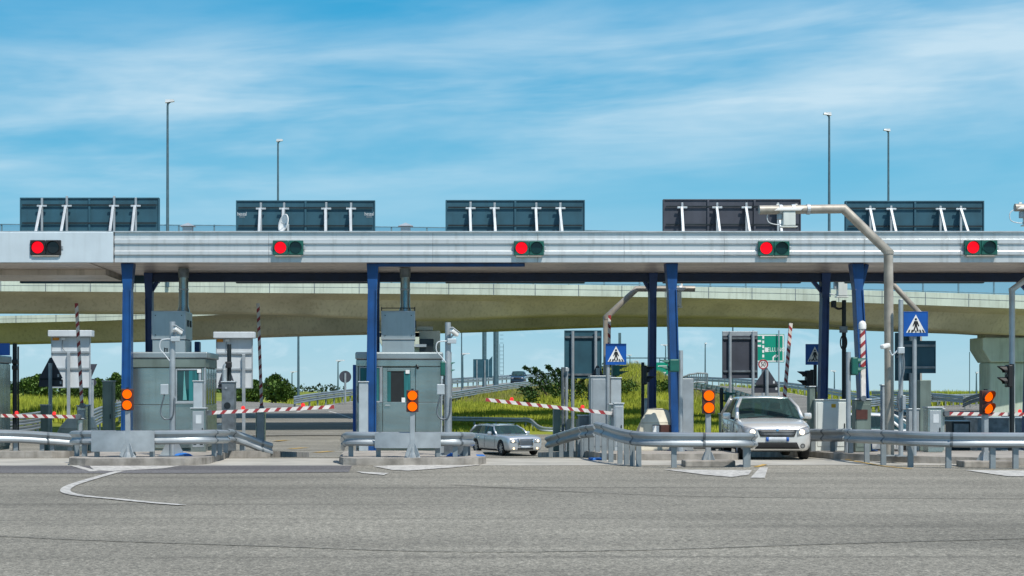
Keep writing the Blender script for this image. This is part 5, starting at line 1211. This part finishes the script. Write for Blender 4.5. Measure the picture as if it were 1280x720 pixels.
# ------------------------------------------------------------------ cars
def car(name, label, loc, rz, sp):
    root = thing(name, label, sp.get('cat', 'car'), loc, rz=rz)
    L, W, Hh = sp['L'], sp['W'], sp['H']; paint = sp['paint']
    mb = MB(); rows = []
    for (y, zb_, zt_, w) in sp['st']:
        h = zt_-zb_
        half = [(0, zb_), (w*.55, zb_), (w*.90, zb_), (w*.985, zb_+.12), (w, zb_+h*.52), (w*.985, zb_+h*.80), (w*.95, zt_-.02), (w*.80, zt_+.015), (w*.45, zt_+.03), (0, zt_+.035)]
        rows.append([(x, y, z) for x, z in half]+[(-x, y, z) for x, z in half[::-1][1:-1]])
    V = mb.grid(rows, True); mb.f(V[0][::-1]); mb.f(V[-1])
    bmesh.ops.recalc_face_normals(mb.bm, faces=mb.bm.faces[:])
    me = bpy.data.meshes.new('body'); mb.bm.to_mesh(me); mb.bm.free()
    o = bpy.data.objects.new('body_tmp', me); C.objects.link(o)
    sd = o.modifiers.new('s', 'SUBSURF'); sd.levels = 2; sd.render_levels = 2
    cut = MB()
    for wy in sp['wheels']: 
        for sx in (-1, 1): cut.tube([(sx*(W/2-.26), wy, sp['r']+.01), (sx*(W/2+.3), wy, sp['r']+.01)], sp['r']+.055, 28)
    bmesh.ops.recalc_face_normals(cut.bm, faces=cut.bm.faces[:])
    cm = bpy.data.meshes.new('cut'); cut.bm.to_mesh(cm); cut.bm.free(); co = bpy.data.objects.new('cut_tmp', cm); C.objects.link(co)
    bo = o.modifiers.new('b', 'BOOLEAN'); bo.operation = 'DIFFERENCE'; bo.object = co; bo.solver = 'EXACT'
    dg = bpy.context.evaluated_depsgraph_get(); fin = bpy.data.meshes.new_from_object(o.evaluated_get(dg)); fin.name = 'body'
    bpy.data.objects.remove(o); bpy.data.objects.remove(co)
    fin.materials.clear(); fin.materials.append(M[paint])
    for p in fin.polygons: p.use_smooth = True
    fin.set_sharp_from_angle(angle=R(38))
    body = bpy.data.objects.new('body', fin); C.objects.link(body); body.parent = root; WL[body.name] = WL[root.name]
    bmx = bmesh.new(); bmx.from_mesh(fin); tree = BVHTree.FromBMesh(bmx)
    def hit(x, z, off=.006):
        h = tree.ray_cast(Vector((x, -6, z)), Vector((0, 1, 0)))
        return Vector((x, (h[0].y if h[0] else -L/2)-off, z))
    def hits(y, z, sx, off=.006):
        h = tree.ray_cast(Vector((sx*4, y, z)), Vector((-sx, 0, 0)))
        return Vector(((h[0].x if h[0] else sx*W/2)+sx*off, y, z))
    def quad(nm, m, tl, tr, br, bl, nx=8, nz=4, off=.006, parent=None, fn=hit):
        rows = []
        for j in range(nz+1):
            v = j/nz; r = []
            for i in range(nx+1):
                u = i/nx; x = lerp(lerp(tl[0], tr[0], u), lerp(bl[0], br[0], u), v); z = lerp(lerp(tl[1], tr[1], u), lerp(bl[1], br[1], u), v); r.append(fn(x, z, off))
            rows.append(r)
        mb = MB(); mb.grid(rows); ob = mb.build(nm, m, parent or root, local=True, smooth=True); md = ob.modifiers.new('t', 'SOLIDIFY'); md.thickness = .01; md.offset = 0; return ob
    def disc(nm, m, cx, cz, r, off=.008, parent=None):
        rows = [[hit(cx+math.cos(2*math.pi*i/18)*q, cz+math.sin(2*math.pi*i/18)*q, off) for i in range(18)] for q in (r, r*.6, r*.05)]
        mb = MB(); mb.grid(rows, True); return mb.build(nm, m, parent or root, local=True, smooth=True)
    # cabin
    cy, cz, ty, tz, ry, rz_, by, bz = sp['cab']; cw, rw = sp['cabw']
    def roofz(u, v): return lerp(tz, rz_, v)+.035*math.sin(math.pi*v)+.03*(1-(2*u-1)**2)
    rows = []
    for j in range(11):
        v = j/10; y = lerp(ty, ry, v); r = [(-rw-.035, y, lerp(tz, rz_, v)-.045)]
        for i in range(11): u = i/10; r.append((lerp(-rw, rw, u), y-.03*math.sin(math.pi*u)*(1-v), roofz(u, v)))
        r.append((rw+.035, y, lerp(tz, rz_, v)-.045)); rows.append(r)
    mb = MB(); mb.grid(rows); rf = mb.build('roof', paint, root, local=True, smooth=True); md = rf.modifiers.new('t', 'SOLIDIFY'); md.thickness = .03; md.offset = -1
    mids = sp['pillars']
    for sx in (-1, 1):
        mb = MB()
        mb.tube([(sx*cw, cy, cz), (sx*(cw-.05), lerp(cy, ty, .5)-.02, lerp(cz, tz, .5)+.03), (sx*rw, ty, tz-.01)], [.05, .042, .045], 8)
        mb.build('pillar', paint, root, local=True, smooth=True)
        mb = MB(); mb.tube([(sx*(cw-.02), by-.05, bz), (sx*(rw+.02), ry, rz_-.02)], [.075, .06], 8); mb.build('pillar', paint, root, local=True, smooth=True)
    mb = MB()
    for sx in (-1, 1):
        for my in mids: mb.bar((sx*(cw+.015), my, cz+.02), (sx*(rw+.03), my+.05, lerp(tz, rz_, .5)-.03), .03, .08, up=(0, 1, 0))
    mb.build('door_pillar', 'black', root, local=True)
    def sheet(nm, m, a, b, c, d, bulge, n=8, dirv=(0, -1, 0)):      # a b bottom, c d top
        a, b, c, d = map(Vector, (a, b, c, d)); rows = []
        for j in range(n+1):
            v = j/n; rows.append([a.lerp(b, i/n).lerp(d.lerp(c, i/n), v)+Vector(dirv)*bulge*math.sin(math.pi*i/n) for i in range(n+1)])
        mb = MB(); mb.grid(rows); return mb.build(nm, m, root, local=True, smooth=True)
    ws = sheet('windscreen', 'car_glass', (-cw, cy, cz), (cw, cy, cz), (rw, ty, tz+.01), (-rw, ty, tz+.01), .09)
    sheet('rear_window', 'car_glass', (-cw+.03, by, bz), (cw-.03, by, bz), (rw, ry, rz_), (-rw, ry, rz_), -.04)
    for sx in (-1, 1):
        sheet('side_window', 'car_glass', (sx*cw, cy+.04, cz), (sx*cw, by-.05, bz), (sx*(rw+.02), ry-.02, rz_-.03), (sx*rw, ty+.02, tz-.02), .02, dirv=(sx, 0, 0))
    # rubber seal / wipers
    mb = MB(); mb.tube([(-cw*.7, cy-.06, cz+.02), (-.05, cy+.02, cz+.07)], .012, 6); mb.tube([(-.02, cy-.08, cz+.02), (cw*.6, cy+.0, cz+.08)], .012, 6); mb.build('wiper', 'black', ws, local=True)
    # interior
    it = MB().box(-cw+.1, cw-.1, cy+.12, cy+.55, .55, cz+.015).build('dashboard', 'interior', root, local=True, bevel=.04)
    for sx in (-.36, .36):
        s = MB().hexa([(sx-.24, .30+cy+.85, .5), (sx+.24, .30+cy+.85, .5), (sx+.24, .45+cy+.85, .5), (sx-.24, .45+cy+.85, .5)], [(sx-.20, .48+cy+.85, 1.16), (sx+.20, .48+cy+.85, 1.16), (sx+.20, .58+cy+.85, 1.16), (sx-.20, .58+cy+.85, 1.16)]).build('front_seat', 'seat_fabric', root, local=True, bevel=.05)
        MB().box(sx-.13, sx+.13, .52+cy+.85, .62+cy+.85, 1.19, 1.36).build('headrest', 'seat_fabric', s, local=True, bevel=.04)
    mb = MB(); mb.tube([(.36+.18*math.cos(a), cy+.62+.06*math.sin(a), cz-.02+.17*math.sin(a)) for a in [2*math.pi*i/20 for i in range(21)]], .018, 6); mb.build('steering_wheel', 'black', root, local=True, smooth=True)
    MB().box(-.11, .11, ty+.02-.02, ty+.05, tz-.10, tz-.04).build('rear_mirror', 'black', root, local=True, bevel=.01)
    # mirrors
    for sx in (-1, 1):
        m_ = MB().box(min(sx*(cw+.10), sx*(cw+.30)), max(sx*(cw+.10), sx*(cw+.30)), cy+.34, cy+.48, cz-.01, cz+.15).build('wing_mirror', paint, root, local=True, bevel=.045, smooth=40)
        MB().bar((sx*(cw+.02), cy+.42, cz+.0), (sx*(cw+.14), cy+.42, cz+.03), .06).build('mirror_arm', 'black', m_, local=True)
    # wheels
    for wy in sp['wheels']:
        for sx in (-1, 1):
            r = sp['r']; x0 = sx*(W/2-.22); x1 = sx*(W/2-.015)
            prof = [(0, r*.55), (0, r*.93), (.03, r), (.18, r), (.205, r*.93), (.205, r*.66)]
            rows = [[(x0+(x1-x0)*u/.205, wy+rr*math.cos(a), r+rr*math.sin(a)) for a in [2*math.pi*i/28 for i in range(28)]] for u, rr in prof]
            mb = MB(); mb.grid(rows, True); wh = mb.build('wheel', 'rubber', root, local=True, smooth=40)
            mb = MB(); xo = x1-sx*.03
            mb.grid([[(xx, wy+rr*math.cos(a), r+rr*math.sin(a)) for a in [2*math.pi*i/28 for i in range(28)]] for xx, rr in ((xo+sx*.012, r*.68), (xo+sx*.012, r*.60), (xo-sx*.05, r*.56))], True)
            for k in range(7):
                a = 2*math.pi*k/7; mb.bar((xo, wy+r*.1*math.cos(a), r+r*.1*math.sin(a)), (xo, wy+r*.6*math.cos(a), r+r*.6*math.sin(a)), .02, r*.16, up=(0, -math.sin(a), math.cos(a)))
            mb.tube([(xo-.01, wy, r), (xo+sx*.02, wy, r)], r*.17, 14); mb.build('rim', 'rim', wh, local=True)
            mb = MB(); mb.tube([(x0, wy, r), (x0+sx*.12, wy, r)], r*.6, 20); mb.build('brake_disc', 'dark_metal', wh, local=True)
    # sides: door seams, handles, sill
    for sx in (-1, 1):
        fn = lambda y, z, off: hits(y, z, sx, off)
        for my in sp['seams']: quad('door_seam', 'black', (my, cz-.06), (my+.012, cz-.06), (my+.012, .36), (my, .36), 1, 8, .002, body, fn)
        for hy in sp['handles']: quad('door_handle', sp.get('hm', paint), (hy, cz-.13), (hy+.18, cz-.13), (hy+.18, cz-.165), (hy, cz-.165), 4, 2, .02, root, fn)
        quad('sill_trim', 'black', (sp['wheels'][0]+.5, .30), (sp['wheels'][1]-.5, .30), (sp['wheels'][1]-.5, .22), (sp['wheels'][0]+.5, .22), 6, 2, .006, root, fn)
    return root, hit, quad, disc, hits
San = dict(L=4.02, W=1.74, H=1.53, paint='car_silver_warm', r=.31, wheels=(-1.24, 1.35), seams=(-.72, .35, 1.2), handles=(.12, .95), pillars=(.42,),
           st=[(-2.02, .34, .66, .56), (-2.0, .26, .74, .70), (-1.93, .22, .80, .80), (-1.70, .20, .87, .85), (-1.3, .19, .93, .87), (-.85, .19, .98, .87), (0, .19, 1.0, .875), (1.0, .19, 1.02, .87), (1.7, .21, 1.03, .85), (1.92, .26, 1.0, .80), (2.0, .34, .95, .70)],
           cab=(-.88, .97, -.16, 1.47, 1.45, 1.47, 1.90, 1.04), cabw=(.79, .60))
Yc = 41.3; cx = wx(960.5, Yc)+.05
root, hit, quad, disc, hits = car('parked_car', 'silver hatchback with headlights on, stopped in the lane by the white cabinet', (cx, Yc+.75, -.0), R(-3), San)
g = quad('grille', 'black', (-.46, .715), (.46, .715), (.40, .565), (-.40, .565), 10, 4, .008)
for k in range(3): quad('grille_slat', 'galv_dark', (-.43+.015*k, .685-.035*k), (.43-.015*k, .685-.035*k), (.43-.015*k, .672-.035*k), (-.43+.015*k, .672-.035*k), 8, 1, .016, g)
quad('chrome_bar', 'chrome', (-.46, .745), (.46, .745), (.455, .715), (-.455, .715), 10, 1, .014, g)
for sx in (-1, 1):
    h = quad('headlight', 'headlamp_glass', (sx*.47, .745), (sx*.82, .83), (sx*.80, .66), (sx*.47, .575), 8, 5, .010)
    disc('bulb', 'headlight', sx*.585, .672, .062, .022, h)
    disc('fog_lamp', 'black', sx*.60, .345, .058, .012)
    disc('fog_lamp_glass', 'headlamp_glass', sx*.60, .345, .040, .018)
    quad('bumper_recess', 'galv_dark', (sx*.46, .56), (sx*.30, .56), (sx*.30, .44), (sx*.46, .44), 3, 3, .004) if False else None
quad('air_intake', 'rubber', (-.46, .43), (.46, .43), (.53, .275), (-.53, .275), 10, 3, .008)
pl = quad('number_plate', 'plate', (-.27, .555), (.27, .555), (.27, .45), (-.27, .45), 6, 2, .022)
for sx in (-1, 1): quad('plate_band', 'signblue', (sx*.27, .555), (sx*.21, .555), (sx*.21, .45), (sx*.27, .45), 1, 2, .030, pl)
disc('badge', 'chrome', 0, .73, .035, .024)
b_ = quad('lower_lip', 'black', (-.70, .23), (.70, .23), (.66, .20), (-.66, .20), 10, 1, .006)
quad('windscreen_sticker', 'white', (-.60, 1.06), (-.53, 1.06), (-.53, 1.01), (-.60, 1.01), 1, 1, .0) if False else None
# estate car
Chr = dict(L=5.0, W=1.88, H=1.48, paint='car_silver', r=.36, wheels=(-1.62, 1.43), seams=(-.95, .30, 1.30), handles=(.02, 1.02), hm='chrome', pillars=(.38, 1.32),
           st=[(-2.50, .36, .70, .74), (-2.48, .27, .82, .86), (-2.40, .23, .90, .91), (-2.0, .20, .955, .93), (-1.5, .19, .985, .94), (-.95, .19, 1.0, .94), (0, .19, 1.02, .945), (1.2, .19, 1.03, .945), (2.1, .20, 1.04, .93), (2.4, .25, 1.02, .89), (2.5, .34, .95, .80)],
           cab=(-.93, .99, -.12, 1.42, 2.05, 1.42, 2.38, 1.06), cabw=(.83, .61))
Ye = 82; px_ = P(632, 0, Ye)
root, hit, quad, disc, hits = car('parked_car', 'silver estate car with big chrome grille driving up toward the booths', (px_.x, Ye+1.2, T(Ye+1.2)+.01), R(21), Chr)
gr = quad('grille', 'mesh_grille', (-.40, .80), (.40, .80), (.37, .50), (-.37, .50), 8, 5, .012)
for a in (((-.43, .83), (.43, .83), (.43, .795), (-.43, .795)), ((-.40, .51), (.40, .51), (.39, .48), (-.39, .48)), ((-.435, .83), (-.40, .83), (-.37, .48), (-.40, .48)), ((.40, .83), (.435, .83), (.40, .48), (.37, .48))): quad('grille_frame', 'chrome', *a, 6, 2, .020, gr)
for k in range(4): quad('grille_slat', 'chrome', (-.39, .745-.06*k), (.39, .745-.06*k), (.39, .735-.06*k), (-.39, .735-.06*k), 6, 1, .019, gr)
for sx in (-1, 1):
    h = quad('headlight', 'headlamp_glass', (sx*.47, .79), (sx*.80, .80), (sx*.80, .64), (sx*.47, .63), 6, 4, .010)
    disc('bulb', 'headlight', sx*.66, .715, .060, .02, h); disc('fog_lamp', 'foglight', sx*.62, .36, .05, .014)
    disc('inner_bulb', 'headlamp_glass', sx*.54, .71, .05, .02, h)
quad('air_intake', 'black', (-.40, .40), (.40, .40), (.42, .30), (-.42, .30), 8, 2, .008); quad('number_plate', 'plate', (-.25, .47), (.25, .47), (.25, .37), (-.25, .37), 4, 2, .022)
mb = MB()
for sx in (-1, 1): mb.tube([(sx*.55, .1, 1.475), (sx*.56, 1.0, 1.50), (sx*.55, 1.9, 1.475)], .018, 6)
mb.build('roof_rail', 'chrome', root, local=True)
# far dark off-roader on the ramp
Sv = dict(San, paint='car_blue', L=4.6, W=1.85, r=.36, cab=(-.95, 1.10, -.3, 1.68, 1.75, 1.68, 1.95, 1.12), cabw=(.84, .68), st=[(y*1.05, zb_+.08, zt_*1.14, w*1.05) for y, zb_, zt_, w in San['st']])
p = P(648, 480.5, 218)
root, hit, quad, disc, hits = car('parked_car', 'dark blue off-roader far away on the climbing ramp', (p.x, p.y, p.z), R(-8), Sv)
quad('grille', 'grille', (-.4, .85), (.4, .85), (.4, .65), (-.4, .65), 4, 2, .01)
for sx in (-1, 1): quad('headlight', 'headlamp_glass', (sx*.5, .88), (sx*.8, .88), (sx*.8, .72), (sx*.5, .72), 3, 2, .01)
# white car in the last lane, mostly hidden
Wc = dict(San, paint='car_white'); p = P(1104, 0, 58)
root, hit, quad, disc, hits = car('parked_car', 'white car mostly hidden behind the tall bent camera pole', (p.x, 58, T(58)), R(58), Wc)
for sx in (-1, 1): h = quad('headlight', 'headlamp_glass', (sx*.46, .735), (sx*.79, .80), (sx*.77, .64), (sx*.47, .575), 6, 4, .010)
quad('grille', 'grille', (-.45, .71), (.45, .71), (.40, .58), (-.40, .58), 6, 2, .008)

# ------------------------------------------------------------------ trees, bush, grass
random.seed(7)
def leaf_cloud(mb, c, r, n, size, rz=.8):
    for _ in range(n):
        d = Vector((random.gauss(0, 1), random.gauss(0, 1), random.gauss(0, 1))).normalized()*r*random.random()**.4
        p = c+Vector((d.x, d.y, d.z*rz)); a = Vector((random.gauss(0, 1), random.gauss(0, 1), random.gauss(0, 1))).normalized(); b = a.orthogonal().normalized()
        s = size*random.uniform(.6, 1.3); e = a.cross(b)
        q = [p-a*s*.5, p+e*s*.28, p+a*s*.5, p-e*s*.28]; mb.poly(q)
def tree(label, px, yb, ytop, w, Y, m='leaf', n=900, name='broadleaf_tree', cat='tree', lobes=11, slim=1.0, size=None):
    z0 = H(wx(px, Y), Y)-.05; zt_ = wz(ytop, Y); h = zt_-z0; X = wx(px, Y); rad = w*Y/F/2
    t = thing(name, label, cat, (X, Y, z0), 'trees beyond the plaza')
    mb = MB(); mb.tube([(X, Y, z0), (X+.05, Y, z0+h*.3), (X-.05, Y+.1, z0+h*.62)], [h*.032, h*.024, h*.010], 8)
    for k in range(5):
        a = k*1.3; mb.tube([(X, Y, z0+h*(.28+.05*k)), (X+math.cos(a)*rad*.6, Y+math.sin(a)*rad*.6, z0+h*(.5+.07*k))], [h*.014, h*.005], 6)
    mb.build('trunk', 'bark', t)
    mb = MB(); size = size or max(.16, rad*.16)
    for k in range(lobes):
        v = (k+.5)/lobes; a = random.uniform(0, 6.28); rr = rad*slim*(math.sin(math.pi*min(1, .18+.80*v)))*random.uniform(.35, .8)
        c = Vector((X+math.cos(a)*rr, Y+math.sin(a)*rr, z0+h*(.22+.70*v)))
        leaf_cloud(mb, c, rad*random.uniform(.30, .48)*(1.15-.45*v), n//lobes, size)
    leaf_cloud(mb, Vector((X, Y, z0+h*.93)), rad*.22, n//12, size); leaf_cloud(mb, Vector((X, Y, z0+h*.55)), rad*.6, n//4, size)
    mb.build('crown', m, t, recalc=False)
for a in (('rounded bushy tree behind the triangular sign by the cut off booth', 48, 505, 470, 46, 170), ('low bushy tree behind the first white display board', 92, 505, 477, 44, 178), ('bushy tree between the display board and the olive pillar', 122, 505, 474, 34, 172), ('taller tree showing just beside the first bright blue column', 144, 505, 466, 30, 165),
          ('lower bushy tree behind the second raised barrier', 318, 506, 477, 42, 172), ('pointed leafy tree beside the second raised barrier', 344, 506, 469.5, 42, 165), ('small shrub tapering off beside the pointed leafy tree', 361, 506, 490, 26, 172), ('small tree half hidden by the second display board', 300, 505, 488, 34, 185)):
    tree(a[0], a[1], a[2], a[3], a[4]*1.2, a[5], n=3600, lobes=20)
for a in (('far low tree beyond the first display board', 20, 503, 484, 60, 330), ('far low tree behind the olive pillar', 170, 503, 484, 60, 340), ('far low tree beyond the first booth', 250, 503, 487, 70, 350), ('far low tree past the dark round sign', 470, 500, 484, 60, 420)):
    tree(*a, n=600, m='leaf_dark')
# wild bush on the bank with long arching shoots
t = thing('bush', 'dark sprawling bush with long arching shoots on the grassy bank', 'bush', P(705, 500, 148))
bz = lambda px, Y: H(wx(px, Y), Y)
mb = MB(); br = MB()
for k in range(26):
    px = random.uniform(655, 765); Y = random.uniform(142, 156); z0 = bz(px, Y); c = Vector((wx(px, Y), Y, z0+random.uniform(.15, 1.0)*(1.7 if px > 680 else 1.0)))
    leaf_cloud(mb, c, random.uniform(.55, 1.0), 120, .26)
for k, (x0, y0, x1, y1) in enumerate(((690, 492, 656, 459.5), (692, 490, 668, 461), (700, 488, 684, 458), (706, 487, 697, 462.5), (712, 488, 704, 463.5), (716, 490, 720, 467), (684, 494, 662, 474), (720, 490, 735, 470), (738, 492, 750, 478), (676, 498, 652, 486))):
    a = P(x0, y0, 148); b = P(x1, y1, 147.5); mid = a.lerp(b, .55)+Vector((0, 0, .35)); pts = smooth_pts([a, mid, b], 5)
    br.tube(pts, [.05-.0035*i for i in range(len(pts))], 6)
    for p in pts[2:]: leaf_cloud(mb, p, .26, 20, .26)
    leaf_cloud(mb, b, .2, 16, .24)
br.build('stem', 'bark', t); mb.build('foliage', 'leaf_dark', t, recalc=False)
for lb, px, y, Y, w in (('rounded green bush beside the dark sign board posts', 775, 500, 146, 2.0), ('small bush low on the bank behind the wedge', 838, 500, 150, 1.4)):
    X = wx(px, Y); z0 = H(X, Y); t = thing('bush', lb, 'bush', (X, Y, z0)); mb = MB()
    for k in range(9): leaf_cloud(mb, Vector((X+random.gauss(0, w*.35), Y+random.gauss(0, .8), z0+random.uniform(.2, w*.6))), w*.4, 90, .24)
    mb.build('foliage', 'leaf', t, recalc=False); MB().tube([(X, Y, z0-.1), (X, Y, z0+w*.4)], .06, 6).build('stem', 'bark', t)
def on_road(X, Y):
    for pts, w in ROADS:
        for p in pts[::2]:
            if (p.x-X)**2+(p.y-Y)**2 < (w+1.2)**2: return True
    return False
def grass_patch(label, px0, px1, Y0, Y1_, n, m, hmin, hmax, wd=.10, dens=None):
    mb = MB(); k = 0; tries = 0
    while k < n and tries < n*6:
        tries += 1
        Y = Y0*(Y1_/Y0)**random.random(); X = wx(random.uniform(px0, px1), Y)
        cl = noise.noise(Vector((X*.35, Y*.2, 3)))
        if random.random() > .55+cl: continue
        if on_road(X, Y): continue
        if dens and not dens(X, Y): continue
        z = H(X, Y)-.09; h = random.uniform(hmin, hmax)*(1+.6*cl); a = random.uniform(0, 6.28); ln = random.uniform(.05, .3)*h
        dx, dy = math.cos(a)*wd/2, math.sin(a)*wd/2; lx, ly = random.gauss(0, 1)*ln, random.gauss(0, 1)*ln
        mb.poly([(X-dx, Y-dy, z), (X+dx, Y+dy, z), (X+lx, Y+ly, z+h)]); k += 1
    return tag(mb.build('grass', m, recalc=False), label, 'grass', kind='stuff')
random.seed(11)
grass_patch('tall yellow green grass on the bank behind the estate car', 555, 910, 109.5, 178, 80000, 'grass_blade', .18, .5, .085)
grass_patch('dry seed stalks on top of the grassy bank', 560, 900, 150, 195, 12000, 'grass_dry', .3, .75, .06)
grass_patch('grass strip by the ramp guardrail', 360, 470, 142, 185, 5000, 'grass_blade', .25, .6, .12)
grass_patch('rough grass field beyond the first lanes', -40, 175, 118, 170, 9000, 'grass_blade', .3, .9, .12)
grass_patch('grass verge along the curving ramp', 900, 1240, 140, 260, 14000, 'grass_blade', .25, .7, .14)
# far hedge line
mb = MB(); random.seed(5)
for i in range(90):
    px = -200+i*7; Y = 620+60*math.sin(i*.7); leaf_cloud(mb, Vector((wx(px, Y), Y, 1.6+random.uniform(0, 1.3))), 2.6, 24, 1.5)
tag(mb.build('treeline', 'far_green', recalc=False), 'hazy far treeline along the horizon', 'treeline', kind='stuff')

# ------------------------------------------------------------------ sky, sun, camera
SUN_EL, SUN_AZ = R(56), (0.50, -0.866)
w = bpy.data.worlds.new('World'); S.world = w; w.use_nodes = True
nt = w.node_tree; N = nt.nodes; L = nt.links; bg = N['Background']
sky = N.new('ShaderNodeTexSky'); sky.sky_type = 'NISHITA'; sky.sun_disc = False; sky.sun_elevation = SUN_EL; sky.sun_rotation = math.atan2(SUN_AZ[0], SUN_AZ[1]); sky.air_density = 1.0; sky.dust_density = .4; sky.ozone_density = 2.0
tc = N.new('ShaderNodeTexCoord'); sep = N.new('ShaderNodeSeparateXYZ'); L.new(tc.outputs['Generated'], sep.inputs[0])
def math_(op, a, b=None, c=None):
    n = N.new('ShaderNodeMath'); n.operation = op
    for i, v in enumerate((a, b, c)):
        if v is None: continue
        if isinstance(v, (int, float)): n.inputs[i].default_value = v
        else: L.new(v, n.inputs[i])
    return n.outputs[0]
az = math_('ARCTAN2', sep.outputs['X'], sep.outputs['Y']); el = math_('ARCSINE', sep.outputs['Z'])
def mrange(v, a, b, c, d, smooth=True):
    n = N.new('ShaderNodeMapRange'); n.interpolation_type = 'SMOOTHSTEP' if smooth else 'LINEAR'
    for k, x in zip(('From Min', 'From Max', 'To Min', 'To Max'), (a, b, c, d)): n.inputs[k].default_value = x
    L.new(v, n.inputs['Value']); return n.outputs['Result']
def cl_noise(sx, sy, scale, detail, dist, tilt, off=0):
    cb = N.new('ShaderNodeCombineXYZ'); e2 = math_('ADD', el, math_('MULTIPLY', az, tilt))
    L.new(math_('MULTIPLY', az, sx), cb.inputs[0]); L.new(math_('MULTIPLY', e2, sy), cb.inputs[1]); cb.inputs[2].default_value = off
    n = N.new('ShaderNodeTexNoise'); n.inputs['Scale'].default_value = scale; n.inputs['Detail'].default_value = detail; n.inputs['Distortion'].default_value = dist; n.inputs['Roughness'].default_value = .58
    L.new(cb.outputs[0], n.inputs['Vector']); return n.outputs['Fac']
n1 = cl_noise(2.4, 11, 1.4, 5, .2, -.045, 2.3); n2 = cl_noise(5, 40, 1.2, 6, .5, -.05, 7.1); n3 = cl_noise(14, 30, 2.0, 6, .4, 0, 4.4)
# broad cirrus band that climbs gently from west to east
bandc = math_('SUBTRACT', el, math_('ADD', .165, math_('MULTIPLY', az, .075)))
band = math_('SUBTRACT', 1.0, mrange(math_('ABSOLUTE', bandc), .0, .075, 0, 1))
low = math_('SUBTRACT', 1.0, mrange(math_('ABSOLUTE', math_('SUBTRACT', el, .028)), .0, .04, 0, 1))
c1 = math_('MULTIPLY', mrange(n1, .30, .74, 0, 1), math_('ADD', .22, math_('MULTIPLY', band, .85)))
c2 = math_('MULTIPLY', mrange(n2, .40, .75, 0, .30), math_('ADD', .25, band))
c3 = math_('MULTIPLY', mrange(n3, .52, .70, 0, .45), low)
cl = math_('MINIMUM', math_('ADD', math_('ADD', c1, c2), c3), 1.0)
cr = N.new('ShaderNodeValToRGB'); SK = .15                       # clear blue air: pale at the horizon, deep cyan blue higher up
for i, (p_, c_) in enumerate(((.0, (.44, .665, .745)), (.10, (.32, .615, .77)), (.30, (.165, .52, .755)), (.55, (.045, .385, .69)), (1.0, (.02, .24, .52)))):
    e = cr.color_ramp.elements[i] if i < 2 else cr.color_ramp.elements.new(p_)
    e.position = p_; e.color = (*c_, 1)
L.new(mrange(el, 0, .40, 0, 1, False), cr.inputs['Fac'])
vm = N.new('ShaderNodeVectorMath'); vm.operation = 'SCALE'; vm.inputs['Scale'].default_value = 1/SK/1.15; L.new(cr.outputs['Color'], vm.inputs[0])
hs = N.new('ShaderNodeMix'); hs.data_type = 'RGBA'; L.new(mrange(el, .35, 1.0, 0, 1), hs.inputs['Factor']); L.new(vm.outputs[0], hs.inputs['A']); L.new(sky.outputs[0], hs.inputs['B'])
mx = N.new('ShaderNodeMix'); mx.data_type = 'RGBA'; L.new(math_('MULTIPLY', cl, .76), mx.inputs['Factor']); L.new(hs.outputs['Result'], mx.inputs['A']); mx.inputs['B'].default_value = (.60/SK, .74/SK, .82/SK, 1)
L.new(mx.outputs['Result'], bg.inputs['Color']); bg.inputs['Strength'].default_value = SK
sun = bpy.data.lights.new('Sun', 'SUN'); sun.energy = 4.0; sun.angle = R(.5); sun.color = (1, .955, .88)
so = bpy.data.objects.new('Sun', sun); C.objects.link(so)
dv = Vector((SUN_AZ[0]*math.cos(SUN_EL), SUN_AZ[1]*math.cos(SUN_EL), math.sin(SUN_EL)))
so.rotation_euler = dv.to_track_quat('Z', 'Y').to_euler(); so.location = (20, -20, 40)
cam = bpy.data.cameras.new('Camera'); co = bpy.data.objects.new('Camera', cam); C.objects.link(co)
co.location = (0, 0, CZ); co.rotation_euler = (R(90), 0, 0); cam.sensor_width = 36; cam.lens = 36*F/1280
cam.shift_x = (640-PX)/1280; cam.shift_y = (PY-360)/1280; cam.clip_start = .1; cam.clip_end = 20000
S.camera = co
S.view_settings.view_transform = 'Standard'; S.view_settings.look = 'None'; S.view_settings.exposure = .2; S.view_settings.gamma = 1; S.view_settings.use_curve_mapping = False
